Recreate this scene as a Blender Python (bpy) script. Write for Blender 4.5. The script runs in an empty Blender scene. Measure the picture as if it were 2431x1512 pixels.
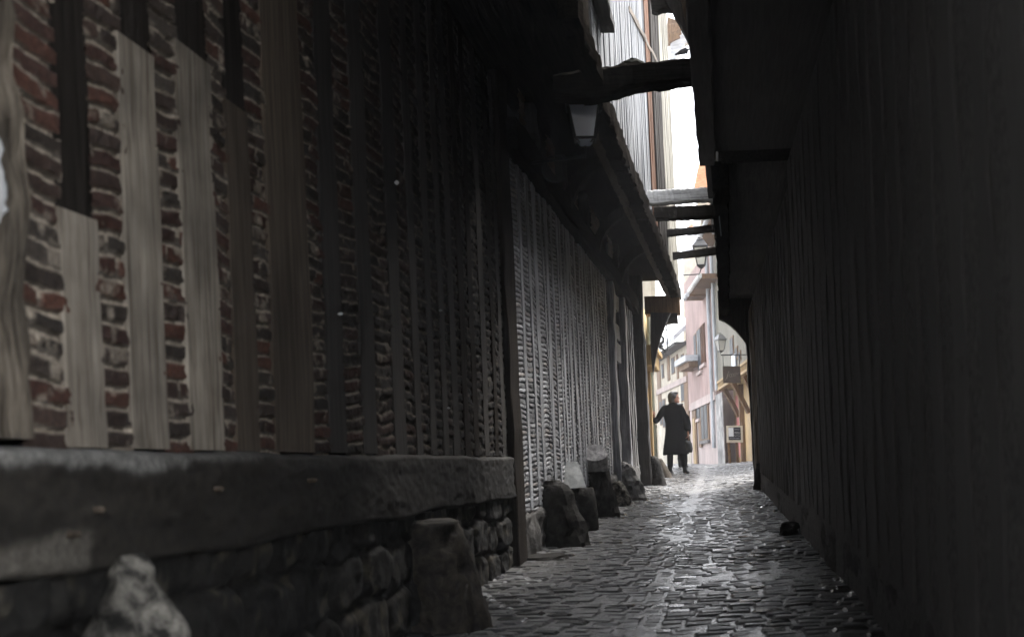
import bpy, math, random
import numpy as np
from mathutils import Vector, Matrix, noise as mnoise

random.seed(7)
R = math.radians
scene = bpy.context.scene
col = bpy.data.collections.new("alley"); scene.collection.children.link(col)

# ------------------------------------------------------------------ camera model
F_PX, CX, CY, W_PX = 2800.0, 1720.0, 1094.0, 2431.0
ROLL = R(2.4)
CR, SR = math.cos(ROLL), math.sin(ROLL)

def P(u, v, d):
    du, dv = u - CX, CY - v
    return Vector(((CR*du + SR*dv)*d/F_PX, d, (-SR*du + CR*dv)*d/F_PX))

def ray_x(u, v, X):
    """distance along the alley at which the sight line through (u, v) meets the plane x = X"""
    return X*F_PX/(CR*(u-CX) + SR*(CY-v))

def ground(y):
    return -1.1 + 0.036*np.minimum(y, 28.0)

def XL(d):                       # left wall line
    return -1.65 + 0.018*np.maximum(d-9.0, 0)
def XJ(d):                       # left jetty edge
    return -0.92 + 0.0175*(d-9.0)
def XR(d):                       # right wall line
    return 0.75 - 0.02*np.maximum(d-7.0, 0)

# ------------------------------------------------------------------ numpy noise
def _hash(ix, iy, iz, seed):
    h = (ix*374761393 + iy*668265263 + iz*2147483647 + seed*974634777) & 0xffffffff
    h = ((h ^ (h >> 13))*1274126177) & 0xffffffff
    h = h ^ (h >> 16)
    return (h & 0xffff)/65535.0
def vnoise(x, y, z=None, seed=0):
    x = np.asarray(x, float); y = np.asarray(y, float)
    z = np.zeros_like(x) if z is None else np.asarray(z, float)
    ix, iy, iz = np.floor(x).astype(np.int64), np.floor(y).astype(np.int64), np.floor(z).astype(np.int64)
    fx, fy, fz = x-ix, y-iy, z-iz
    fx, fy, fz = fx*fx*(3-2*fx), fy*fy*(3-2*fy), fz*fz*(3-2*fz)
    r = 0
    for a in (0, 1):
        for b in (0, 1):
            for c in (0, 1):
                w = (fx if a else 1-fx)*(fy if b else 1-fy)*(fz if c else 1-fz)
                r = r + w*_hash(ix+a, iy+b, iz+c, seed)
    return r
def fbm(x, y, z=None, seed=0, octv=4):
    s, a, t = 0, 1.0, 0
    for o in range(octv):
        k = 2.0**o
        s = s + a*vnoise(np.asarray(x)*k, np.asarray(y)*k, None if z is None else np.asarray(z)*k, seed+o*17)
        t += a; a *= 0.5
    return s/t

# ------------------------------------------------------------------ mesh builder
class MB:
    def __init__(s):
        s.v, s.f, s.c, s.n = [], [], [], 0; s.alpha = None
    def add(s, V, F, C=None):
        V = np.asarray(V, float).reshape(-1, 3)
        s.v.append(V); s.f += [tuple(i+s.n for i in f) for f in F]
        s.c.append(np.full((len(V), 3), 0.5) if C is None else np.asarray(C, float))
        s.n += len(V); return s
    def hexa(s, p):              # 4 bottom points, 4 top points
        return s.add([tuple(q) for q in p], [(3,2,1,0),(4,5,6,7),(0,1,5,4),(1,2,6,5),(2,3,7,6),(3,0,4,7)])
    def box(s, x0, x1, y0, y1, z0, z1):
        return s.hexa([(x0,y0,z0),(x1,y0,z0),(x1,y1,z0),(x0,y1,z0),(x0,y0,z1),(x1,y0,z1),(x1,y1,z1),(x0,y1,z1)])
    def timber(s, p0, p1, w, h, side=None, seg=8, jit=0.006, bow=0.0, seed=0, ch=0.15, w1=None, h1=None):
        p0, p1 = Vector(p0), Vector(p1); ax = (p1-p0).normalized()
        sd = Vector(side) if side is not None else ax.cross(Vector((0,0,1)))
        if sd.length < 1e-3: sd = Vector((0,1,0))
        sd = (sd - ax*sd.dot(ax)).normalized(); up = ax.cross(sd).normalized()
        w1 = w if w1 is None else w1; h1 = h if h1 is None else h1
        rng = random.Random(seed*31+5); ring = []
        for i in range(seg+1):
            t = i/seg; c = p0.lerp(p1, t)
            c = c + sd*(bow*math.sin(math.pi*t) + (rng.random()-.5)*jit) + up*((rng.random()-.5)*jit)
            a, b = (w+(w1-w)*t)/2, (h+(h1-h)*t)/2; k = ch*min(a, b)
            for (x, y) in ((a-k,-b),(a,-b+k),(a,b-k),(a-k,b),(-a+k,b),(-a,b-k),(-a,-b+k),(-a+k,-b)):
                q = c + sd*(x+(rng.random()-.5)*jit) + up*(y+(rng.random()-.5)*jit)
                ring.append(tuple(q))
        f = []
        for i in range(seg):
            for k in range(8):
                a = i*8+k; b = i*8+(k+1)%8
                f.append((a, b, b+8, a+8))
        f.append(tuple(range(7,-1,-1))); f.append(tuple(seg*8+k for k in range(8)))
        return s.add(ring, f)
    def tube(s, pts, r, n=8, cap=True):
        pts = [Vector(p) for p in pts]; m = len(pts)
        rr = r if hasattr(r, '__len__') else [r]*m
        ring = []; ref = None
        for i, p in enumerate(pts):
            t = (pts[min(i+1, m-1)]-pts[max(i-1, 0)]).normalized()
            if ref is None: ref = Vector((0,0,1)) if abs(t.z) < .9 else Vector((1,0,0))
            x = (ref - t*ref.dot(t)).normalized(); y = t.cross(x); ref = x
            for k in range(n):
                a = 2*math.pi*k/n; ring.append(tuple(p + x*rr[i]*math.cos(a) + y*rr[i]*math.sin(a)))
        f = [(i*n+k, i*n+(k+1)%n, (i+1)*n+(k+1)%n, (i+1)*n+k) for i in range(m-1) for k in range(n)]
        if cap: f += [tuple(range(n-1,-1,-1)), tuple((m-1)*n+k for k in range(n))]
        return s.add(ring, f)
    def loft(s, rings):          # rings: list of equal-length point loops
        n = len(rings[0]); V = [tuple(p) for r in rings for p in r]
        f = [(i*n+k, i*n+(k+1)%n, (i+1)*n+(k+1)%n, (i+1)*n+k) for i in range(len(rings)-1) for k in range(n)]
        f += [tuple(range(n-1,-1,-1)), tuple((len(rings)-1)*n+k for k in range(n))]
        return s.add(V, f)
    def prism(s, poly, off):     # planar outline (3D points) pushed along the vector off
        n = len(poly); off = Vector(off)
        V = [tuple(p) for p in poly] + [tuple(Vector(p)+off) for p in poly]
        f = [tuple(range(n)), tuple(range(2*n-1, n-1, -1))]
        f += [((k+1)%n, k, n+k, n+(k+1)%n) for k in range(n)]
        return s.add(V, f)
    def grid(s, V, C=None):      # V: (a, b, 3) array
        a, b = V.shape[:2]
        i = np.arange(a*b).reshape(a, b)
        q = np.stack([i[:-1,:-1], i[1:,:-1], i[1:,1:], i[:-1,1:]], -1).reshape(-1, 4)
        return s.add(V.reshape(-1,3), [tuple(r) for r in q.tolist()], None if C is None else C.reshape(-1,3))
    def rock(s, rings, n=18, amp=0.03, fr=5, seed=0, cap=True):
        """rings: (centre, rx, ry) from bottom to top"""
        out = []; m = len(rings); sub = 4; R_ = []
        for i in range(m-1):
            for k in range(sub):
                t = k/sub
                c0, a0, b0 = rings[i]; c1, a1, b1 = rings[i+1]
                R_.append((Vector(c0).lerp(Vector(c1), t), a0+(a1-a0)*t, b0+(b1-b0)*t))
        R_.append((Vector(rings[-1][0]), rings[-1][1], rings[-1][2]))
        for (c, a, b) in R_:
            loop = []
            for k in range(n):
                th = 2*math.pi*k/n
                p = c + Vector((a*math.cos(th), b*math.sin(th), 0))
                q = Vector((p.x*fr, p.y*fr, p.z*fr + seed*13.7))
                d = mnoise.fractal(q, 1.0, 2.0, 4)*amp
                loop.append(p + Vector((math.cos(th), math.sin(th), .4*mnoise.noise(q*1.7)))*d)
            out.append(loop)
        return s.loft(out)
    def mesh(s, name, origin=(0,0,0)):
        V = np.concatenate(s.v) - np.array(origin)
        m = bpy.data.meshes.new(name)
        m.from_pydata(V.tolist(), [], s.f)
        ca = m.color_attributes.new("Col", 'FLOAT_COLOR', 'POINT')
        C = np.concatenate(s.c); C4 = np.ones((len(C), 4)); C4[:, :3] = C
        if s.alpha is not None: C4[:len(s.alpha), 3] = s.alpha
        ca.data.foreach_set("color", C4.ravel().astype(np.float32))
        m.update(); return m

def obj(name, mb, mat, parent=None, smooth=False, label=None):
    org = tuple(parent.matrix_basis.translation) if parent and parent.parent is None else (0,0,0)
    if parent and parent.parent is not None:
        org = tuple(parent.parent.matrix_basis.translation)
    me = mb.mesh(name, org) if isinstance(mb, MB) else mb
    me.materials.append(mat)
    o = bpy.data.objects.new(name, me); col.objects.link(o)
    if smooth: me.polygons.foreach_set('use_smooth', [True]*len(me.polygons))
    if parent: o.parent = parent
    if label: o['label'] = label
    return o
def tag(o, label=None, cat=None, group=None, kind=None):
    if label: o['label'] = label
    if cat: o['category'] = cat
    if group: o['group'] = group
    if kind: o['kind'] = kind
    return o
def thing(name, label, cat, loc, group=None):
    o = bpy.data.objects.new(name, None); col.objects.link(o)
    o.location = loc; o.empty_display_size = .2
    bpy.context.view_layer.update()
    return tag(o, label, cat, group)

# ------------------------------------------------------------------ materials
def mat(name, c1, c2, scale=(8,8,8), rough=.85, bump=.25, dist=.01, detail=8, c3=None, big=.8, bigamt=.35, metal=0., spec=.3, lo=.35, hi=.65, rvar=0.):
    m = bpy.data.materials.new(name); m.use_nodes = True
    nt = m.node_tree; N = nt.nodes; L = nt.links; N.clear()
    out = N.new('ShaderNodeOutputMaterial'); b = N.new('ShaderNodeBsdfPrincipled')
    tc = N.new('ShaderNodeTexCoord'); oi = N.new('ShaderNodeObjectInfo')
    vm = N.new('ShaderNodeVectorMath'); vm.operation = 'SCALE'; vm.inputs[0].default_value = (37, 19, 53)
    L.new(oi.outputs['Random'], vm.inputs['Scale'])
    va = N.new('ShaderNodeVectorMath'); va.operation = 'ADD'
    L.new(tc.outputs['Object'], va.inputs[0]); L.new(vm.outputs[0], va.inputs[1])
    mp = N.new('ShaderNodeMapping'); mp.inputs['Scale'].default_value = scale
    L.new(va.outputs[0], mp.inputs['Vector'])
    n1 = N.new('ShaderNodeTexNoise'); n1.inputs['Scale'].default_value = 1; n1.inputs['Detail'].default_value = detail
    n1.inputs['Roughness'].default_value = .62; n1.inputs['Distortion'].default_value = .35
    L.new(mp.outputs[0], n1.inputs['Vector'])
    cr = N.new('ShaderNodeValToRGB'); e = cr.color_ramp.elements
    e[0].position = lo; e[1].position = hi
    e[0].color = (*c1, 1); e[1].color = (*c2, 1)
    if c3:
        x = e.new((lo+hi)/2); x.color = (*c3, 1)
    L.new(n1.outputs['Fac'], cr.inputs['Fac'])
    n2 = N.new('ShaderNodeTexNoise'); n2.inputs['Scale'].default_value = big; n2.inputs['Detail'].default_value = 5
    L.new(va.outputs[0], n2.inputs['Vector'])
    mr = N.new('ShaderNodeMapRange'); mr.inputs['From Min'].default_value = .3; mr.inputs['From Max'].default_value = .7
    mr.inputs['To Min'].default_value = 1-bigamt; mr.inputs['To Max'].default_value = 1+bigamt*.6
    L.new(n2.outputs['Fac'], mr.inputs['Value'])
    mx = N.new('ShaderNodeMix'); mx.data_type = 'RGBA'; mx.blend_type = 'MULTIPLY'; mx.inputs['Factor'].default_value = 1
    L.new(cr.outputs['Color'], mx.inputs['A']); L.new(mr.outputs[0], mx.inputs['B'])
    L.new(mx.outputs['Result'], b.inputs['Base Color'])
    b.inputs['Metallic'].default_value = metal
    b.inputs['Specular IOR Level'].default_value = spec
    r2 = N.new('ShaderNodeMapRange'); r2.inputs['To Min'].default_value = rough-rvar; r2.inputs['To Max'].default_value = rough+rvar
    r2.inputs['From Min'].default_value = .3; r2.inputs['From Max'].default_value = .7
    L.new(n1.outputs['Fac'], r2.inputs['Value']); L.new(r2.outputs[0], b.inputs['Roughness'])
    if bump:
        bp = N.new('ShaderNodeBump'); bp.inputs['Strength'].default_value = bump; bp.inputs['Distance'].default_value = dist
        L.new(n1.outputs['Fac'], bp.inputs['Height']); L.new(bp.outputs[0], b.inputs['Normal'])
    L.new(b.outputs[0], out.inputs['Surface'])
    return m
def attr_mat(name, rough=.9, spec=.3, nscale=60, bump=.5, dist=.004, amt=.45, rvar=.1):
    m = bpy.data.materials.new(name); m.use_nodes = True
    nt = m.node_tree; N = nt.nodes; L = nt.links; b = N['Principled BSDF']
    at = N.new('ShaderNodeAttribute'); at.attribute_name = 'Col'
    tc = N.new('ShaderNodeTexCoord')
    n1 = N.new('ShaderNodeTexNoise'); n1.inputs['Scale'].default_value = nscale; n1.inputs['Detail'].default_value = 6
    n1.inputs['Roughness'].default_value = .65
    L.new(tc.outputs['Object'], n1.inputs['Vector'])
    mr = N.new('ShaderNodeMapRange'); mr.inputs['From Min'].default_value = .3; mr.inputs['From Max'].default_value = .7
    mr.inputs['To Min'].default_value = 1-amt; mr.inputs['To Max'].default_value = 1+amt
    L.new(n1.outputs['Fac'], mr.inputs['Value'])
    mx = N.new('ShaderNodeMix'); mx.data_type = 'RGBA'; mx.blend_type = 'MULTIPLY'; mx.inputs['Factor'].default_value = 1
    L.new(at.outputs['Color'], mx.inputs['A']); L.new(mr.outputs[0], mx.inputs['B'])
    L.new(mx.outputs['Result'], b.inputs['Base Color'])
    b.inputs['Specular IOR Level'].default_value = spec
    r2 = N.new('ShaderNodeMapRange'); r2.inputs['To Min'].default_value = rough-rvar; r2.inputs['To Max'].default_value = rough+rvar
    r2.inputs['From Min'].default_value = .35; r2.inputs['From Max'].default_value = .65
    ml = N.new('ShaderNodeMath'); ml.operation = 'MULTIPLY'
    L.new(n1.outputs['Fac'], r2.inputs['Value']); L.new(r2.outputs[0], ml.inputs[0]); L.new(at.outputs['Alpha'], ml.inputs[1])
    L.new(ml.outputs[0], b.inputs['Roughness'])
    bp = N.new('ShaderNodeBump'); bp.inputs['Strength'].default_value = bump; bp.inputs['Distance'].default_value = dist
    L.new(n1.outputs['Fac'], bp.inputs['Height']); L.new(bp.outputs[0], b.inputs['Normal'])
    return m
VZ, HY, HX = (45,45,2.2), (45,2.2,45), (2.2,45,45)
M = {}
M['pale_stud'] = mat('pale_oak', (.16,.13,.098), (.42,.365,.295), (60,60,2.6), c3=(.32,.273,.215), bump=.5, bigamt=.5, big=3.2)
M['dark_stud'] = mat('dark_oak', (.030,.026,.023), (.062,.055,.048), VZ, bump=.45)
M['brown_stud'] = mat('brown_oak', (.06,.045,.032), (.14,.108,.078), VZ, bump=.45, bigamt=.45)
M['black_oak'] = mat('black_oak', (.040,.037,.034), (.082,.076,.070), VZ, bump=.4)
M['black_oak_y'] = mat('black_oak_along', (.040,.037,.034), (.085,.078,.070), HY, bump=.5)
M['black_oak_x'] = mat('black_oak_across', (.036,.034,.031), (.085,.078,.070), HX, bump=.6)
M['grey_stud'] = mat('grey_weathered_oak', (.24,.248,.268), (.62,.635,.67), VZ, c3=(.45,.46,.49), rough=.46, spec=.6, bump=.4, big=1.4, bigamt=.5)
M['brown_pale'] = mat('gnarled_oak', (.07,.055,.04), (.27,.225,.17), (40,40,6), bump=.7, bigamt=.5, big=4)
M['soot_y'] = mat('sooty_oak_along', (.010,.009,.008), (.034,.030,.026), HY, bump=.6, spec=0)  # near-black oak, a darker copy of the black oak above
M['soot_x'] = mat('sooty_oak_across', (.010,.009,.008), (.036,.032,.028), HX, bump=.6, spec=0)
M['soot_z'] = mat('sooty_oak', (.016,.013,.011), (.045,.038,.032), VZ, bump=.5, spec=.05)
M['shade_z'] = mat('brown_grey_oak', (.125,.119,.111), (.145,.138,.13), VZ, bump=.08, bigamt=.15)
M['shade_y'] = mat('brown_grey_boards_along', (.10,.095,.088), (.14,.132,.122), HY, bump=.25, bigamt=.15)
M['shade_x'] = mat('brown_grey_boards_across', (.19,.175,.16), (.25,.235,.215), HX, bump=.25, bigamt=.15)
M['grey_beam'] = mat('pale_grey_beam', (.32,.31,.30), (.80,.79,.77), HX, c3=(.64,.63,.61), bump=.5)
M['black_stone'] = mat('black_stone', (.012,.011,.010), (.045,.042,.038), (14,14,14), bump=.8, dist=.02, spec=.12)
M['sunk_stone'] = mat('dark_brown_stone', (.014,.012,.010), (.075,.062,.048), (14,14,14), bump=.7, dist=.02, bigamt=.5, big=3)
M['brown_stone'] = mat('brown_stone', (.035,.028,.021), (.12,.095,.07), (9,9,9), bump=.6, dist=.02)
M['mottled_top'] = mat('mottled_pale_stone', (.22,.215,.22), (.62,.60,.60), (16,16,16), bump=.6, dist=.015, bigamt=.4, big=5)
M['mottled_stone'] = mat('mottled_stone', (.022,.020,.017), (.24,.22,.185), (20,20,20), bump=.8, dist=.02, lo=.42, hi=.68, bigamt=.5, big=5)
M['grey_stone'] = mat('grey_stone', (.08,.078,.074), (.26,.25,.24), (14,14,14), bump=.7, dist=.02, bigamt=.5, big=3)
M['pale_stone'] = mat('pale_stone', (.34,.35,.35), (.60,.61,.60), (10,10,10), bump=.4, dist=.01, bigamt=.3, big=4)
M['bleached'] = mat('bleached_planks', (.04,.04,.04), (.25,.247,.24), (34,34,.7), c3=(.17,.178,.19), rough=.8, bump=.6, big=1.2, bigamt=.32, lo=.36, hi=.6, spec=.12)
M['orange_wood'] = mat('orange_plank', (.055,.024,.012), (.13,.062,.033), (30,30,.9), rough=.8, bump=.4, spec=.05)
M['cream_wood'] = mat('cream_battens', (.13,.118,.09), (.30,.28,.23), (30,30,.9), rough=.8, bump=.4, bigamt=.25)
M['honey_wood'] = mat('honey_wood', (.26,.17,.075), (.52,.37,.19), VZ, rough=.75, bump=.3)
M['brown_wood'] = mat('brown_wood', (.10,.055,.028), (.24,.145,.075), VZ, rough=.75, bump=.3)
M['beige_plaster'] = mat('beige_plaster', (.40,.32,.16), (.58,.48,.28), (6,6,6), bump=.3, bigamt=.25)
M['white_plaster'] = mat('white_plaster', (.55,.55,.54), (.80,.80,.79), (7,7,7), bump=.4, bigamt=.25)
M['cream_plaster'] = mat('cream_plaster', (.44,.385,.30), (.60,.545,.45), (3,3,3), bump=.2, bigamt=.2)
M['pink_plaster'] = mat('pink_boards', (.29,.19,.17), (.43,.315,.285), (14,14,.6), bump=.2, bigamt=.25)
M['pale_pink'] = mat('pale_pink_plaster', (.38,.30,.275), (.52,.435,.405), (4,4,1), bump=.2, bigamt=.25)
M['red_paint'] = mat('red_paint', (.32,.11,.095), (.45,.19,.165), (4,4,4), bump=.1)
M['stone_pilaster'] = mat('stone_pilaster', (.14,.135,.13), (.42,.40,.38), (3,3,3), bump=.4, bigamt=.5)
M['slate'] = mat('pale_slate', (.40,.41,.43), (.62,.63,.65), (6,6,20), bump=.3, bigamt=.2)
M['orange_tile'] = mat('orange_tile', (.50,.22,.11), (.70,.36,.20), (8,8,22), bump=.4, bigamt=.2)
M['zinc'] = mat('zinc_pipe', (.30,.32,.34), (.46,.48,.50), (12,12,3), rough=.5, spec=.5, bump=.1)
M['olive_pipe'] = mat('olive_pipe', (.14,.14,.10), (.24,.24,.18), (12,12,3), rough=.5, spec=.5, bump=.1)
M['iron'] = mat('black_iron', (.012,.012,.013), (.03,.03,.032), (20,20,20), rough=.5, spec=.4, bump=.15)
M['grey_iron'] = mat('grey_iron', (.16,.165,.17), (.26,.265,.27), (20,20,20), rough=.5, spec=.4, bump=.1)
M['window_dark'] = mat('window_glass', (.02,.024,.03), (.05,.057,.07), (3,3,3), rough=.5, spec=.1, bump=0)
M['coat'] = mat('black_wool', (.0015,.0015,.0018), (.004,.004,.0045), (60,60,60), rough=.95, bump=.3, spec=.03)
M['trousers'] = mat('black_cotton', (.002,.002,.002), (.005,.005,.005), (60,60,60), rough=.9, bump=.2, spec=.05)
M['leather'] = mat('black_leather', (.004,.004,.004), (.010,.0095,.009), (40,40,40), rough=.45, bump=.1, spec=.25)
M['skin'] = mat('skin', (.24,.115,.075), (.32,.165,.115), (30,30,30), rough=.6, bump=.05, bigamt=.1)
M['hair'] = mat('dark_hair', (.012,.010,.009), (.035,.028,.024), (90,90,14), rough=.45, bump=.4, spec=.5)
M['brick'] = attr_mat('old_brick', nscale=70, bump=.7, dist=.006, rough=.9)
M['brickfar'] = attr_mat('brick_infill', nscale=60, bump=.5, dist=.006, rough=.55, spec=.55)
M['timber_attr'] = attr_mat('worn_sill', nscale=35, bump=.6, dist=.006, rough=.9)
M['rubble'] = attr_mat('rubble', nscale=30, bump=.8, dist=.012, rough=.92)
M['setts'] = attr_mat('granite_setts', nscale=70, bump=.45, dist=.004, rough=.34, spec=.6, amt=.4, rvar=.14)
M['sign_brown'] = mat('sign_brown', (.045,.032,.026), (.085,.062,.05), (6,6,6), rough=.5, bump=.1)
M['sign_letter'] = mat('sign_letter', (.20,.165,.14), (.26,.22,.19), (6,6,6), rough=.5, bump=0)
M['board_cream'] = mat('board_cream', (.66,.60,.50), (.78,.72,.62), (6,6,6), bump=.1, bigamt=.1)
M['chalkboard'] = mat('chalkboard', (.012,.014,.022), (.03,.033,.045), (8,8,8), rough=.7, bump=.05)
M['chalk'] = mat('chalk', (.55,.56,.58), (.70,.70,.72), (20,20,20), bump=0)
M['paper'] = mat('paper', (.72,.75,.82), (.80,.83,.88), (5,5,5), bump=0, bigamt=.05)
M['moss'] = mat('moss', (.02,.022,.014), (.06,.06,.04), (40,40,40), bump=.8, dist=.02)
M['ground'] = mat('bare_ground', (.10,.095,.09), (.20,.19,.18), (1.5,1.5,1.5), bump=.3)
M['feather'] = mat('dark_feather', (.012,.012,.014), (.04,.04,.045), (40,40,40), bump=.1)
# frosted lantern glass: thin translucent pane
def glass_mat(name, c, tr=.55):
    m = bpy.data.materials.new(name); m.use_nodes = True; N = m.node_tree.nodes; L = m.node_tree.links; N.clear()
    out = N.new('ShaderNodeOutputMaterial')
    d = N.new('ShaderNodeBsdfDiffuse'); d.inputs['Color'].default_value = (*c, 1)
    t = N.new('ShaderNodeBsdfTranslucent'); t.inputs['Color'].default_value = (*c, 1)
    g = N.new('ShaderNodeBsdfGlossy'); g.inputs['Roughness'].default_value = .12; g.inputs['Color'].default_value = (.8,.8,.8,1)
    a = N.new('ShaderNodeMixShader'); a.inputs[0].default_value = tr
    b = N.new('ShaderNodeMixShader'); b.inputs[0].default_value = .12
    L.new(d.outputs[0], a.inputs[1]); L.new(t.outputs[0], a.inputs[2])
    L.new(a.outputs[0], b.inputs[1]); L.new(g.outputs[0], b.inputs[2]); L.new(b.outputs[0], out.inputs['Surface'])
    tc = N.new('ShaderNodeTexCoord'); n = N.new('ShaderNodeTexNoise'); n.inputs['Scale'].default_value = 9; n.inputs['Detail'].default_value = 5
    L.new(tc.outputs['Object'], n.inputs['Vector'])
    cr = N.new('ShaderNodeValToRGB'); cr.color_ramp.elements[0].color = (*[x*.8 for x in c], 1); cr.color_ramp.elements[1].color = (*c, 1)
    L.new(n.outputs['Fac'], cr.inputs['Fac']); L.new(cr.outputs[0], d.inputs['Color']); L.new(cr.outputs[0], t.inputs['Color'])
    return m
M['lantern_glass'] = glass_mat('frosted_glass', (.80,.86,.95))
M['lantern_glass_pale'] = glass_mat('frosted_pale_glass', (.80,.80,.76))

# ------------------------------------------------------------------ brick panels
BR = np.array([(.12,.058,.042),(.15,.068,.047),(.095,.052,.041),(.085,.060,.049),(.072,.055,.044),(.10,.064,.05),(.092,.074,.06)])
BRS = BR*.24
BR2 = np.array([(.45,.457,.475),(.34,.343,.355),(.53,.537,.56),(.40,.37,.355),(.28,.283,.295),(.46,.468,.50)])
BR3 = np.array([(.22,.14,.085),(.27,.17,.10),(.18,.12,.08),(.24,.17,.12)])
def brick_panel(mb, y0, y1, z0, z1, xf, ry, rz, pal, seed, mortar, courseH=.058, depth=.02, lump=.008, jw0=.125):
    ny = max(3, int((y1-y0)/ry)+1); nz = max(4, int((z1-z0)/rz)+1)
    Y, Z = np.meshgrid(np.linspace(y0, y1, ny), np.linspace(z0, z1, nz), indexing='ij')
    rng = np.random.RandomState(seed)
    wob = (fbm(Y*4, Z*3, seed=seed)-.5)*.035
    zz = Z + wob + .012*np.sin(Y*9+seed)
    ci = np.floor((zz+10)/courseH + rng.rand()).astype(int)
    fz = (zz+10)/courseH + 0; fz = fz - np.floor(fz)
    ci = np.floor((zz+10)/courseH).astype(int)
    # one vertical joint in some courses
    jy = _hash(ci, ci*0+seed, ci*0, 3); jpos = y0 + (y1-y0)*(.15+.7*jy)
    hasj = _hash(ci, ci*0+seed, ci*0+1, 5) > .72
    side = (Y > jpos) & hasj
    idx = ci*2 + side
    nb = fbm(Y*40, Z*40, seed=seed+3, octv=3)-.5
    jw = jw0 + .12*(vnoise(Y*18, Z*18, seed=seed+8)-.5) + .06*(_hash(ci, ci*0+seed, ci*0+2, 9)-.5)
    ez = np.minimum(fz, 1-fz)
    ey = np.where(hasj, np.abs(Y-jpos)/courseH, 1)
    e = np.minimum(ez, ey*.9)
    brickm = np.clip((e-jw)/.10, 0, 1); brickm = brickm*brickm*(3-2*brickm)
    bump_b = depth*(.6+.5*_hash(idx, idx*0+seed, idx*0, 7)) * np.sqrt(np.clip(brickm, 0, 1))
    mort = lump*(fbm(Y*25, Z*25, seed=seed+5)) + lump*1.6*(vnoise(Y*9, Z*30, seed=seed+6) > .62)
    h = np.maximum(bump_b*(.85+.25*nb*2), mort) + nb*.006
    X = xf(Y) - depth - .012 + h
    k = (_hash(idx, idx*0+seed, idx*0+4, 11)*len(pal)*.999).astype(int)
    C = pal[k]*(.5+.45*_hash(idx, idx*0+seed, idx*0+5, 13))[..., None]*(.8+.8*(nb+.5)*.5)[..., None]
    mv = np.array(mortar)*(.45+1.0*fbm(Y*20, Z*20, seed=seed+12))[..., None]
    mk = np.where(fz[...] > .5, 1.0, .30)[..., None]           # shade under each brick painted as darkened mortar; bed above stays bright
    smear = np.clip((fbm(Y*14, Z*14, seed=seed+21)-.64)*6, 0, .7)[..., None]
    C = C*(1-smear) + mv*smear
    C = C*brickm[..., None] + mv*mk*(1-brickm[..., None])
    mb.grid(np.stack([X, Y, Z], -1), C)
    return mb

# ================================================================== GROUND AND ROAD
g = MB()
ys = np.array([-40, -20, 0, 10, 20, 28, 40, 80, 120.])
xs = np.array([-90, -40, -10, 0, 10, 40, 90.])
XX, YY = np.meshgrid(xs, ys, indexing='ij')
g.grid(np.stack([XX, YY, ground(YY)-.05], -1)[:, ::1])
tag(obj('ground', g, M['ground']), kind='structure')

def setts():
    rng = np.random.RandomState(3); V = []; Fc = []; C = []; Al = []; n0 = 0
    s = np.array([-1,-.80,0,.80,1.]); t = np.array([-1,-.74,0,.74,1.])
    S, T = np.meshgrid(s, t, indexing='ij'); S = S.ravel(); T = T.ravel()
    prof = np.where((np.abs(S) > .9) | (np.abs(T) > .9), 0, 1-.16*np.abs(T)-.16*np.abs(S)**2)
    base = [(i*5+j, (i+1)*5+j, (i+1)*5+j+1, i*5+j+1) for i in range(4) for j in range(4)]
    y = -1.0; row = 0
    while y < 62:
        far = y > 27
        h = (.088+.036*rng.rand())*(1.2 if far else 1)
        x0, x1 = (-1.85, 1.0) if y < 20 else (-2.2-.12*max(0, y-20), 1.4)
        x = x0 + rng.rand()*.15
        while x < x1:
            w = (.125+.08*rng.rand())*(1.4 if far else 1)
            if -.57 < x + w/2 < -.33 and y < 27:        # gutter: stones set lengthwise
                w = .10
            cx = x+w/2; cy = y+h/2 + (rng.rand()-.5)*.016 + (.17 if cx < -.45 else .10)*abs(cx+.45)
            a = (rng.rand()-.5)*.07 + (-.16 if cx < -.45 else .09)
            lx = S*(w/2-.004-.003*rng.rand()); ly = T*(h/2-.004-.003*rng.rand())
            px = cx + lx*math.cos(a) - ly*math.sin(a); py = cy + lx*math.sin(a)+ly*math.cos(a)
            dip = .055*min(1.2, abs(cx+.45)/1.0) + .012*(mnoise.noise(Vector((cx*1.1, cy*.8, 0))))
            tx, ty = (rng.rand()-.5)*.05, (rng.rand()-.5)*.10
            hh = .010+.006*rng.rand()
            pz = ground(py) + dip - .028 + hh*prof + (S*tx*w/2 + T*ty*h/2)*(prof > 0) + (rng.rand(25)-.5)*.0035 + (rng.rand()-.5)*.006
            pz = np.where(prof <= 1e-6, ground(py)+dip-.030, pz)
            V.append(np.stack([px, py, pz], -1))
            Fc += [tuple(q+n0 for q in b) for b in base]; n0 += 25
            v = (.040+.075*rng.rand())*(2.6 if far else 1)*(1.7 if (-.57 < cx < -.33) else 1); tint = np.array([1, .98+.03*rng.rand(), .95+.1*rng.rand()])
            C.append(np.tile(v*tint, (25, 1))); Al.append(np.full(25, .38 if rng.rand() < .13 else 1.1+.7*rng.rand())); x += w+.004
        y += h+.004; row += 1
    mb = MB(); mb.add(np.concatenate(V), Fc, np.concatenate(C)); mb.alpha = np.concatenate(Al)
    # bed between the setts
    yy = np.linspace(-1, 62, 190); xx = np.linspace(-7, 1.6, 36)
    A, B = np.meshgrid(xx, yy, indexing='ij')
    Z = ground(B) + .055*np.minimum(1.2, np.abs(A+.45)) - .024 + .02*(fbm(A*6, B*6, seed=4)-.5)*.5
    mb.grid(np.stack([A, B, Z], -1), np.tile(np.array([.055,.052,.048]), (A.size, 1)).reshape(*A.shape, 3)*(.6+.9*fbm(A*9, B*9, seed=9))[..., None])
    return mb
tag(obj('road', setts(), M['setts']), kind='structure')

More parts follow.
